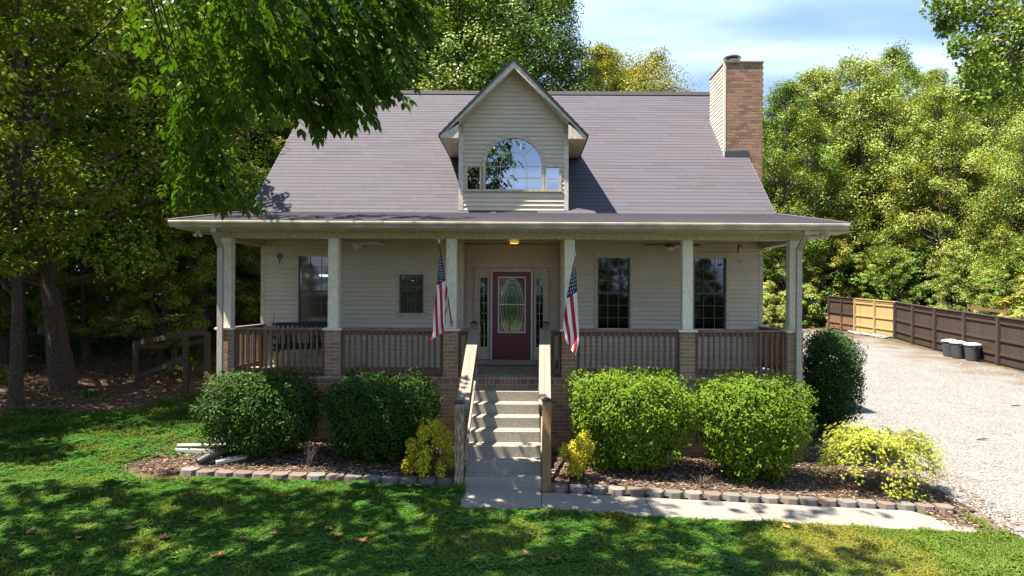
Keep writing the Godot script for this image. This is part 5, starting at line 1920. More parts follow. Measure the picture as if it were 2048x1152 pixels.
func leafy_form(b: MB, centre: Vector3, size: Vector3, count: int, l: float, power: float, f: FastNoiseLite, vari: float, lump: float, hue: float, taper := 0.0):
	# leaves through the outer shell of a rounded box with a lumpy surface
	var h := size * 0.5
	for k in count:
		var u := unit()
		var q := pow(pow(abs(u.x), power) + pow(abs(u.y), power) + pow(abs(u.z), power), -1.0 / power)
		var s := u * q
		var lumpy := 1.0 + lump * f.get_noise_3d((centre.x + s.x * h.x) * 3.0, s.y * h.y * 3.0, s.z * h.z * 3.0) * 2.0
		var depth := 1.0 - pow(rng.randf(), 1.5) * 0.42
		if rng.randf() < 0.03:
			depth = rr(1.0, 1.1)
		var thin: float = 1.0 - taper * clamp(0.25 - s.y, 0.0, 1.25) / 1.25
		var p := centre + s * h * lumpy * depth * Vector3(thin, 1.0, thin)
		var n := (Vector3(s.x / h.x, s.y / h.y, s.z / h.z).normalized() * 0.9 + Vector3(0, 0.15, 0) + unit() * 0.6).normalized()
		var t := rr(1.0 - vari, 1.0 + vari)
		var y := rr(-hue, hue) + (hue * 1.2 if depth > 0.97 else 0.0)
		scatter_leaf(b, p, n, l * rr(0.75, 1.25), l * rr(0.24, 0.32), Color(t * (1.0 + y), t, t * (1.0 - y * 0.5)))

func shrub(called: String, centre: Vector3, size: Vector3, count: int, l: float, m: Material, label: String, cat: String, group: String, power := 4.0, lump := 0.16, hue := 0.25, taper := 0.14, shoots := 90):
	var foot := on_ground(centre.x, -centre.z)
	var o := thing(called, foot, label, cat, group)
	var f := FastNoiseLite.new()
	f.seed = rng.randi() % 1000
	f.frequency = 0.6
	var b := MB.new()
	leafy_form(b, centre, size, count, l, power, f, 0.25, lump, hue, taper)
	var st := MB.new()
	st.col = Color(0.10, 0.075, 0.055)
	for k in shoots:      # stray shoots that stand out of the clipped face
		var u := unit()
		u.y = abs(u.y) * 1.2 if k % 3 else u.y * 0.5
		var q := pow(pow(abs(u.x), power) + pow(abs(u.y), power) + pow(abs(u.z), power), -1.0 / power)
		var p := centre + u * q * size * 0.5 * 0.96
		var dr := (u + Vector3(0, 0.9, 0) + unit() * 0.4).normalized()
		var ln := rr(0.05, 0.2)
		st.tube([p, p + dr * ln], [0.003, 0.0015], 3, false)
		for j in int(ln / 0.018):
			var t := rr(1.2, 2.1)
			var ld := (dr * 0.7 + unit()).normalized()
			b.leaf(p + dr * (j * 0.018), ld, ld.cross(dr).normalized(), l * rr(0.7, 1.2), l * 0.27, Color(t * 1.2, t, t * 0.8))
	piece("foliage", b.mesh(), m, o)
	for k in 26:
		var a := foot + Vector3(rr(-0.25, 0.25) * size.x, -0.03, rr(-0.2, 0.2) * size.z)
		var e := centre + Vector3(rr(-0.42, 0.42) * size.x, rr(-0.1, 0.42) * size.y, rr(-0.4, 0.4) * size.z)
		var mid := a.lerp(e, 0.5) + Vector3(rr(-0.05, 0.05), 0.05, rr(-0.05, 0.05))
		st.tube([a, mid, e], [0.018, 0.012, 0.004], 5, false)
	piece("stems", st.mesh(), M.bark, o)
	return o

func build_shrubs():
	# px boxes of the photograph set width and height, the bed sets the distance
	var d := 12.25
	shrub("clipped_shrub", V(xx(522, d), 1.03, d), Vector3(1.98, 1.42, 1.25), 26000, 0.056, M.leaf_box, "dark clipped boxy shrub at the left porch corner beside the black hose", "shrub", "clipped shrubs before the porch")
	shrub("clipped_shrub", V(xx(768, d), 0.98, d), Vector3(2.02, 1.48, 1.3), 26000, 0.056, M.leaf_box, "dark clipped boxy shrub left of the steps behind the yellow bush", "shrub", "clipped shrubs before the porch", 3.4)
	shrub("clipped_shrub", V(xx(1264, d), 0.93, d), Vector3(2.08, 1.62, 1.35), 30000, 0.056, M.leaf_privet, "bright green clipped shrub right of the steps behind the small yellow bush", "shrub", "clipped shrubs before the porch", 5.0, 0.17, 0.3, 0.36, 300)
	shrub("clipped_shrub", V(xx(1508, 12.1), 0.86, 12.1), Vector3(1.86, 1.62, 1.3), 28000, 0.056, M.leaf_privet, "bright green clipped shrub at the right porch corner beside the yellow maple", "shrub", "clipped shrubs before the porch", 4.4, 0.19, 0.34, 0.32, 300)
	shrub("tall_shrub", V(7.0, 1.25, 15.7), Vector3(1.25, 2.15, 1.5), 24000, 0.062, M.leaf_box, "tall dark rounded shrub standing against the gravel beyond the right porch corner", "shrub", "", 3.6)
	# small golden bushes
	for q in [[864.0, 11.55, 0.86, 1.0, "golden yellow bush at the foot of the peeling handrail post"], [1155.0, 11.6, 0.62, 0.84, "small golden yellow bush at the foot of the fresh brown post"]]:
		var x := xx(q[0], q[1])
		var g := ground_y(x, q[1])
		var o := thing("golden_bush", on_ground(x, q[1]), q[4], "bush", "golden bushes beside the steps")
		var b := MB.new()
		var f := FastNoiseLite.new()
		f.seed = int(q[0])
		f.frequency = 0.9
		for c in 34:
			var r := rr(0.06, 0.12)
			var u := rr(0.0, 1.0)
			var a := rr(0, TAU)
			var rad: float = q[2] * 0.5 * (1.0 - 0.5 * u * u) * sqrt(rng.randf())
			var cc := Vector3(x + cos(a) * rad + (q[2] * 0.12 * (u - 0.4)), g + 0.14 + u * (q[3] - 0.24), -q[1] + sin(a) * rad)
			leafy_form(b, cc, Vector3(r * 2, r * 3.0, r * 2), 150, 0.046, 2.0, f, 0.3, 0.25, 0.16)
		piece("foliage", b.mesh(), M.leaf_euonymus, o)
		var st := MB.new()
		st.col = Color(0.13, 0.11, 0.06)
		for k in 9:
			st.tube([on_ground(x, q[1], -0.02), Vector3(x + rr(-0.3, 0.3) * q[2], g + q[3] * rr(0.5, 0.85), -q[1] + rr(-0.2, 0.2))], [0.012, 0.004], 5, false)
		piece("stems", st.mesh(), M.bark, o)
	# weeping cut-leaf maple
	var mx := 6.25
	var md := 11.95
	var mg := ground_y(mx, md)
	var mp := thing("weeping_maple", on_ground(mx, md), "low weeping maple with yellow green cut leaves beside the gravel", "maple")
	var tr := MB.new()
	tr.col = Color(0.30, 0.25, 0.20)
	var lb := MB.new()
	tr.tube([on_ground(mx, md, -0.05), Vector3(mx + 0.03, mg + 0.35, -md), Vector3(mx - 0.02, mg + 0.75, -md)], [0.055, 0.045, 0.035], 8)
	for k in 40:
		var a := TAU * k / 40.0 * 3.0 + rr(-0.12, 0.12)
		var reach := rr(0.45, 1.0)
		var o := Vector3(cos(a) * 1.38, 0, sin(a) * 1.0) * reach
		var top := rr(0.95, 1.28) - 0.25 * reach
		var tip_y := rr(0.10, 0.55) if reach > 0.62 else rr(0.55, 1.05)
		var p0 := Vector3(mx, mg + rr(0.45, 0.75), -md)
		var p1 := Vector3(mx, mg, -md) + o * 0.5 + Vector3(0, top, 0)
		var p2 := Vector3(mx, mg, -md) + o * 0.85 + Vector3(0, lerp(top, tip_y, 0.35), 0)
		var p3 := Vector3(mx, mg, -md) + o + Vector3(0, tip_y, 0)
		tr.tube([p0, p0.lerp(p1, 0.6) + Vector3(0, 0.06, 0), p1, p2, p3], [0.022, 0.017, 0.012, 0.007, 0.003], 5, false)
		for j in 160:
			var t := pow(rng.randf(), 0.8)
			var c: Vector3
			if t < 0.4: c = p0.lerp(p1, 0.5 + t * 1.25)
			elif t < 0.75: c = p1.lerp(p2, (t - 0.4) / 0.35)
			else: c = p2.lerp(p3, (t - 0.75) / 0.25)
			c += Vector3(rr(-0.15, 0.15), rr(-0.10, 0.08), rr(-0.15, 0.15))
			# a leaf of five narrow drooping fingers
			var away := (Vector3(c.x - mx, 0, c.z + md).normalized() + unit() * 0.5).normalized()
			var tone := rr(0.75, 1.15)
			var green := rr(0.62, 1.0)
			for fi in 5:
				var ang := (fi - 2) * 0.42
				var dirv := (away.rotated(Vector3.UP, ang) + Vector3(0, rr(-0.9, -0.25), 0)).normalized()
				var sd := dirv.cross(Vector3.UP).normalized()
				lb.leaf(c, dirv, sd, rr(0.045, 0.08), 0.0045, Color(tone * green, tone, tone * 0.8))
	piece("branches", tr.mesh(), M.bark, mp)
	piece("foliage", lb.mesh(), M.leaf_maple, mp)
	# bare twigs: dry stalks between the dark shrubs, a dry little bush before the right shrubs
	for q in [[620.0, 11.75, 0.5, "dry bare stalks between the two dark shrubs"], [1405.0, 11.5, 0.3, "dry twiggy plant between the two bright shrubs"]]:
		var x := xx(q[0], q[1])
		var o := thing("dry_plant", on_ground(x, q[1]), q[3], "plant", "dry plants in the beds")
		var b := MB.new()
		b.col = Color(0.28, 0.21, 0.17)
		for k in 22:
			var e := on_ground(x + rr(-0.2, 0.2), q[1] + rr(-0.15, 0.15), q[2] * rr(0.5, 1.0))
			b.tube([on_ground(x + rr(-0.05, 0.05), q[1]), on_ground(x, q[1], q[2] * 0.4).lerp(e, 0.5), e], [0.006, 0.004, 0.002], 4, false)
		piece("stalks", b.mesh(), M.bark, o)

# ---------------------------------------------------------------- trees

func grown(h: float, base: float, r: float, clumps: int, per: int, leaf: float, seed_: int, flat := 0.88, lean := 0.0, trunk_r := 0.0, airy := 0.45) -> Array:
	# trunk with limbs, and a crown of leaf clumps that shade one another; vertices relative to the foot
	rng.seed = seed_
	var tr := MB.new()
	var cr := MB.new()
	var tw := trunk_r if trunk_r > 0.0 else h * 0.014 + 0.03
	var path := []
	var rad := []
	var bend := Vector3(rr(-0.3, 0.3) + lean, 0, rr(-0.3, 0.3))
	for k in 9:
		var t := k / 8.0
		path.append(Vector3(bend.x * sin(t * 2.2) * h * 0.05 + rr(-0.04, 0.04) * t * 2.0 + lean * t * h * 0.1, t * h * 0.93 - (0.25 if k == 0 else 0.0), bend.z * sin(t * 2.6) * h * 0.05))
		rad.append(tw * (1.0 - t * 0.88) * (1.45 if k == 0 else 1.0))
	tr.col = Color(0.20, 0.17, 0.14) if seed_ in [102, 103] else Color(0.115, 0.09, 0.068)      # pale barked kinds
	tr.tube(path, rad, 9)
	var y0 := h * base
	for k in clumps:
		var t := rng.randf()
		var prof := pow(sin(PI * (0.13 + 0.85 * t)), 0.75) * (1.0 - 0.25 * t)
		var a := rr(0, TAU)
		var rad_f := lerp(airy, 1.0, pow(rng.randf(), 0.55)) as float
		var c := Vector3(cos(a) * r * prof * rad_f, y0 + t * (h - y0) * 0.97, sin(a) * r * prof * rad_f)
		c += Vector3(rr(-0.5, 0.5), rr(-0.5, 0.5), rr(-0.5, 0.5)) * r * 0.12
		var ax: Vector3 = path[clamp(int(c.y / (h * 0.93) * 8.0), 0, 8)]
		c += Vector3(ax.x, 0, ax.z)
		var rc := r * rr(0.10, 0.215)
		if k % 3 == 0:
			var ty: float = max(c.y - Vector2(c.x, c.z).length() * rr(0.4, 0.9), y0 * 0.75)
			var i: int = clamp(int(ty / (h * 0.93) * 8.0), 0, 7)
			var s: Vector3 = path[i].lerp(path[i + 1], clamp(ty / (h * 0.93) * 8.0 - i, 0.0, 1.0))
			var lw: float = max(0.02, tw * 0.34 * (1.0 - t * 0.6))
			tr.tube([s, s.lerp(c, 0.5) + Vector3(rr(-0.2, 0.2), rr(-0.15, 0.25), rr(-0.2, 0.2)), c], [lw, lw * 0.6, lw * 0.18], 5, false)
		var tone := rr(0.62, 1.22)
		var warm := rr(-0.15, 0.28)
		var tilt := unit() * 0.35
		for j in per:
			var u := unit()
			var q := pow(rng.randf(), 0.42)
			var p := c + Vector3(u.x, u.y * flat, u.z) * rc * q
			var n := (u * 0.6 + Vector3(0, 0.6, 0) + tilt + unit() * 0.45).normalized()
			var lt := tone * rr(0.88, 1.12)
			var wv := warm + rr(-0.08, 0.12)
			scatter_leaf(cr, p, n, leaf * rr(0.7, 1.3), leaf * rr(0.26, 0.38), Color(lt * (1.0 + wv), lt, lt * (1.0 - wv * 0.4)), 0.3)
	return [tr.mesh(), cr.mesh()]

func plant(called: String, forms: Array, where: Vector3, scl: Vector3, turn: float, m: Material, label: String, cat: String, group: String) -> Node3D:
	var look: String = {M.leaf_deep: "dark green", M.leaf_mid: "mid green", M.leaf_pale: "pale green", M.leaf_gold: "yellowing", M.leaf_oak: "yellow green"}.get(m, "")
	var o := thing(called, where, label.replace("COLOR", look).replace("SHAPE", forms[2] if forms.size() > 2 else ""), cat, group)
	o.rotation.y = turn
	o.scale = scl
	for k in 2:
		var mi := MeshInstance3D.new()
		mi.name = ["trunk", "crown"][k]
		mi.mesh = forms[k]
		mi.material_override = M.bark if k == 0 else m
		o.add_child(mi)
	return o

func build_trees():
	var oak := grown(17.0, 0.26, 5.4, 270, 200, 0.125, 101)
	oak.append("broad crowned")
	var poplar := grown(22.0, 0.24, 4.6, 280, 250, 0.13, 102)
	poplar.append("tall narrow")
	var maple := grown(18.0, 0.16, 4.6, 260, 260, 0.13, 103)
	maple.append("full rounded")
	var under := grown(8.0, 0.18, 2.9, 120, 130, 0.115, 104, 0.6, 0.2, 0.0, 0.2)
	var thin := grown(13.0, 0.36, 2.7, 120, 130, 0.115, 105, 0.6, -0.1, 0.13, 0.2)
	var bush := grown(2.4, 0.05, 1.25, 60, 110, 0.10, 106, 0.7, 0.0, 0.04, 0.1)
	var weed := grown(1.1, 0.02, 0.7, 26, 80, 0.09, 107, 0.7, 0.0, 0.02, 0.1)
	rng.seed = 555
	# beyond the board fence at the right
	var g := "forest trees beyond the board fence"
	var list := [
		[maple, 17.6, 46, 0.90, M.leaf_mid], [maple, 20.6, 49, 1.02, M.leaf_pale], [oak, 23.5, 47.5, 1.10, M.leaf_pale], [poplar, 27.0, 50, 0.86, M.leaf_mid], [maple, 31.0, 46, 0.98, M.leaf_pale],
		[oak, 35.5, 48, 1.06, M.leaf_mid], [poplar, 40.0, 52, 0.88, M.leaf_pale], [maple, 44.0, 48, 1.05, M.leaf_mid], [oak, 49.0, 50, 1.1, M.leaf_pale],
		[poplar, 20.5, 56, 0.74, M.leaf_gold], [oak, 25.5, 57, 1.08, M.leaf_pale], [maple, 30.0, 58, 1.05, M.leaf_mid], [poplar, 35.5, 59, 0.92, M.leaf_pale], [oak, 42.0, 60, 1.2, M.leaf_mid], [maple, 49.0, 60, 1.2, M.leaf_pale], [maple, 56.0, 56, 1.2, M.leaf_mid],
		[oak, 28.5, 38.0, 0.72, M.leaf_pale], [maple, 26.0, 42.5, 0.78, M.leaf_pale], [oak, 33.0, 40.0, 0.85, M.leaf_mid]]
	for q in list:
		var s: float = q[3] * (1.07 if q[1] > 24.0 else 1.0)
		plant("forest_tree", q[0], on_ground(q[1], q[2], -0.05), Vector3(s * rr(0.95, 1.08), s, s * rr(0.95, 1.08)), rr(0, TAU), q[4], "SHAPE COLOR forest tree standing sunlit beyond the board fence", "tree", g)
	for q in [[17.0, 44.0, 0.75, M.leaf_pale], [19.8, 44.0, 0.85, M.leaf_gold], [23.0, 43.0, 0.8, M.leaf_pale], [21.6, 40.5, 0.62, M.leaf_mid], [23.0, 36.5, 0.66, M.leaf_pale], [24.0, 33.0, 0.7, M.leaf_mid], [25.5, 29.5, 0.72, M.leaf_mid], [27.5, 34.5, 0.95, M.leaf_pale], [14.5, 45.0, 0.7, M.leaf_mid], [16.2, 49.5, 1.1, M.leaf_gold], [13.0, 50.0, 0.95, M.leaf_mid], [18.6, 45.2, 0.8, M.leaf_mid], [21.0, 45.5, 0.95, M.leaf_pale], [25.2, 45.0, 1.0, M.leaf_mid], [27.6, 41.0, 0.8, M.leaf_pale], [29.6, 43.5, 1.0, M.leaf_pale], [32.6, 44.0, 1.1, M.leaf_mid], [36.0, 43.0, 1.1, M.leaf_pale], [39.0, 45.5, 1.1, M.leaf_mid], [26.6, 37.6, 0.75, M.leaf_pale], [29.8, 36.0, 0.85, M.leaf_mid], [15.4, 47.0, 0.9, M.leaf_pale], [20.0, 49.0, 1.15, M.leaf_mid], [24.0, 50.0, 1.2, M.leaf_pale]]:
		plant("young_tree", under, on_ground(q[0], q[1], -0.05), Vector3.ONE * (q[2] as float), rr(0, TAU), q[3], "low COLOR young tree at the forest edge behind the fence", "tree", "young trees at the forest edge")
	for q in [[14.6, 40.5, 0.9], [16.2, 41.5, 1.0], [17.3, 42.3, 1.15], [13.2, 42.0, 1.0], [15.2, 43.2, 1.2], [18.6, 42.8, 0.9], [12.2, 39.5, 0.7]]:
		plant("roadside_bush", bush, on_ground(q[0], q[1], -0.03), Vector3.ONE * (q[2] as float), rr(0, TAU), M.leaf_pale, "pale green weedy bush where the gravel drive ends", "bush", "weedy bushes at the end of the drive")
	plant("roadside_bush", bush, on_ground(22.4, 29.5), Vector3.ONE * 1.6, 1.0, M.leaf_gold, "yellow green bush overhanging the dark board fence", "bush", "")
	# behind the house
	g = "trees behind the house"
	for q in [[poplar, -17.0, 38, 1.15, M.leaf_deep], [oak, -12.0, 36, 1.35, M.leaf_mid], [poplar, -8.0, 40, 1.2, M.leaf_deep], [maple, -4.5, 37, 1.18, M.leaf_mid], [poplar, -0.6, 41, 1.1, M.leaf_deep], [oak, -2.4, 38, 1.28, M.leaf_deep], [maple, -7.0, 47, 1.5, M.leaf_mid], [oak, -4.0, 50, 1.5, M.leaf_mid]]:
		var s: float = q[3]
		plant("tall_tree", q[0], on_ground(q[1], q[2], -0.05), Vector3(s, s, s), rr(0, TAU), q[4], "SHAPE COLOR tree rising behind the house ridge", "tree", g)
	for q in [[maple, 5.0, 45.0, 1.0, M.leaf_gold], [oak, 7.8, 46, 1.06, M.leaf_gold], [maple, 10.6, 47, 0.84, M.leaf_gold], [oak, 6.4, 50, 1.12, M.leaf_gold]]:
		plant("golden_tree", q[0], on_ground(q[1], q[2], -0.05), Vector3.ONE * (q[3] as float), rr(0, TAU), q[4], "yellowing tree crown showing above the roof ridge beside the chimney", "tree", "yellowing trees behind the roof")
	# the wood at the left
	g = "trees of the wood left of the house"
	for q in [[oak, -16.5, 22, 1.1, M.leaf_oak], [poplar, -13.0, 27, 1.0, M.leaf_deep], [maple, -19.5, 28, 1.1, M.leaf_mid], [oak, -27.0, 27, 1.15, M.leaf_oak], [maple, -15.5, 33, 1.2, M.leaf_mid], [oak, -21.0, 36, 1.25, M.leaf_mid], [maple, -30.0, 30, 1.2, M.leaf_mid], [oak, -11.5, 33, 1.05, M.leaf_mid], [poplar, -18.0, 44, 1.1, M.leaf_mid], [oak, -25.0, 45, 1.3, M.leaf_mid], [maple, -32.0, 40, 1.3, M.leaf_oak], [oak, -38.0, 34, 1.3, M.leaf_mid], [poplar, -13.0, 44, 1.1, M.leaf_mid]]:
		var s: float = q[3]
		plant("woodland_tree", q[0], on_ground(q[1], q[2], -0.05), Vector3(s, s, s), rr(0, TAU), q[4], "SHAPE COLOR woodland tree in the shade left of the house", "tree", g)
	for q in [[-9.4, 21.5, 0.9], [-12.4, 22.6, 0.95], [-14.4, 19.6, 0.9], [-17.6, 20.0, 1.0], [-11.3, 23.8, 1.0], [-9.0, 28.0, 1.05], [-15.0, 26.0, 1.0], [-18.0, 24.5, 1.0], [-21.0, 31.0, 1.1], [-12.5, 36.0, 1.1], [-17.0, 39.0, 1.2], [-10.0, 36.0, 1.0]]:
		plant("slender_tree", thin, on_ground(q[0], q[1], -0.05), Vector3.ONE * (q[2] as float), rr(0, TAU), M.leaf_mid if rng.randf() < 0.6 else M.leaf_oak, "slender straight trunked COLOR tree in the shade left of the house", "tree", "slender trees left of the house")
	for q in [[-9.0, 24.5, 0.75], [-11.0, 20.6, 0.62], [-13.4, 24.5, 0.8], [-16.0, 21.2, 0.75], [-18.5, 18.6, 0.8], [-12.0, 27.5, 0.85], [-15.6, 24.2, 0.85], [-20.5, 25.0, 0.9], [-10.2, 28.5, 0.8], [-13.8, 21.5, 0.62], [-16.5, 17.5, 0.6], [-17.0, 23.0, 0.8], [-20.0, 21.0, 0.8], [-9.2, 31.0, 0.9], [-14.0, 30.0, 0.9], [-19.0, 33.0, 0.9], [-23.0, 28.0, 0.9], [-26.0, 37.0, 1.0], [-12.0, 40.0, 0.9], [-22.0, 40.0, 1.0], [-17.0, 36.0, 1.0]]:
		plant("understory_tree", under, on_ground(q[0], q[1], -0.05), Vector3.ONE * (q[2] as float), rr(0, TAU), M.leaf_mid, "low spreading understory tree among the trunks left of the house", "tree", "understory trees left of the house")
	for q in [[-9.6, 19.2, 0.6], [-13.6, 17.8, 0.5], [-8.2, 18.6, 0.55], [-15.0, 15.9, 0.7]]:
		plant("woodland_weed", weed, on_ground(q[0], q[1]), Vector3.ONE * (q[2] as float), rr(0, TAU), M.leaf_mid, "small weedy plant in the leaf litter under the trees", "plant", "weeds under the trees")
	# the big leaning oak and the pale forked sapling at the left edge
	var lean := grown(16.5, 0.22, 5.6, 240, 190, 0.12, 120, 0.8, -0.75, 0.245, 0.35)
	plant("leaning_oak", lean, on_ground(-11.55, 17.2, -0.1), Vector3.ONE, 0.0, M.leaf_oak, "thick dark leaning oak trunk with wide base at the lawn edge", "tree", "")
	var fork := grown(11.0, 0.30, 2.6, 120, 110, 0.14, 121, 0.45, 0.1, 0.13, 0.1)
	plant("pale_sapling", fork, on_ground(-11.55, 15.5, -0.1), Vector3.ONE, 0.8, M.leaf_oak, "thin pale barked tree in front of the leaning oak", "tree", "")
	plant("lawn_oak", under, on_ground(-15.6, 10.8, -0.1), Vector3(1.8, 1.75, 1.8), 2.0, M.leaf_oak, "oak beside the lawn whose crown dapples the grass", "tree", "")
	for k in 20:
		plant("thicket_bush", bush, on_ground(-24.0 + k * 0.85 + rr(-0.4, 0.4), 47.0 + rr(-4, 5), -0.1), Vector3(1.9, 1.8, 1.9) * rr(0.9, 1.3), rr(0, TAU), M.leaf_deep, "leafy thicket bush on the forest floor among the trunks", "bush", "thicket bushes in the forest")
	# behind the street, mirrored in the windows
	for k in 24:
		var f: Array = [oak, maple, maple][k % 3]
		plant("street_tree", f, on_ground(-55.0 + k * 4.8 + rr(-1.5, 1.5), -62.0 + rr(-6, 6)), Vector3.ONE * rr(0.62, 0.8), rr(0, TAU), M.leaf_deep, "green tree on the far side of the street", "tree", "trees across the street")
	for k in 30:
		var x := -62.0 + k * 4.4 + rr(-1.2, 1.2)
		plant("far_tree", [under, maple, under][k % 3], on_ground(x, 66.0 + rr(-5, 5), -0.3), Vector3.ONE * ([1.25, 0.85, 1.1][k % 3] as float), rr(0, TAU), M.leaf_mid, "distant forest tree closing the view between nearer trunks", "tree", "distant forest trees")
	for k in 26:
		var x := -46.0 + k * 1.55 + rr(-0.6, 0.6)
		var d := 41.0 + rr(-4, 8)
		if x > -8.0: x = 12.0 + (x + 8.0) * 1.6
		if d < 47.0 and x > 12.0: d += 8.0
		plant("thicket_bush", bush, on_ground(x, d, -0.05), Vector3(1.6, 1.5, 1.6) * rr(0.8, 1.3), rr(0, TAU), M.leaf_deep, "leafy thicket bush on the forest floor among the trunks", "bush", "thicket bushes in the forest")
	for k in 18:
		plant("edge_tree", under, on_ground(12.5 + k * 2.5 + rr(-0.6, 0.6), 53.0 + rr(-3, 3), -0.2), Vector3(1.25, 1.05, 1.25) * rr(0.9, 1.2), rr(0, TAU), [M.leaf_mid, M.leaf_deep, M.leaf_pale][k % 3], "low COLOR tree filling the gap under the tall forest crowns", "tree", "low trees under the forest crowns")
	for k in 16:
		plant("thicket_bush", bush, on_ground(21.0 + k * 1.9 + rr(-0.5, 0.5), 45.0 + rr(-3.5, 3), -0.1), Vector3(1.7, 1.7, 1.7) * rr(0.9, 1.3), rr(0, TAU), M.leaf_deep, "leafy thicket bush on the forest floor among the trunks", "bush", "thicket bushes in the forest")
	overhanging_tree()
	right_branch()

func compound_leaf(b: MB, p: Vector3, out: Vector3, l: float, tone: float, warm: float):
	# a drooping stalk with paired leaflets and one at the tip
	var d := (out + Vector3(0, rr(-0.5, 0.1), 0)).normalized()
	var q := p
	var step := l / 3.0
	for k in 3:
		d = (d + Vector3(0, -0.28, 0)).normalized()
		q += d * step
		var s := d.cross(Vector3.UP).normalized()
		if s.length() < 0.5:
			s = Vector3.RIGHT
		for sd in [-1.0, 1.0]:
			var ld: Vector3 = (s * sd * 0.85 + d * 0.65 + Vector3(0, rr(-0.55, -0.05), 0)).normalized()
			var side: Vector3 = (ld.cross(Vector3.UP) + unit() * 0.25)
			side = (side - ld * side.dot(ld)).normalized()
			var t := tone * rr(0.82, 1.18)
			var w := warm + rr(-0.06, 0.08)
			b.big_leaf(q, ld, side, l * rr(0.38, 0.52), l * rr(0.10, 0.135), Color(t * (1.0 + w), t, t * (1.0 - w * 0.5)), 0.03)
	var sd2 := (d.cross(Vector3.UP) + unit() * 0.2)
	sd2 = (sd2 - d * sd2.dot(d)).normalized()
	b.big_leaf(q, d, sd2, l * 0.5, l * 0.125, Color(tone, tone, tone), 0.03)

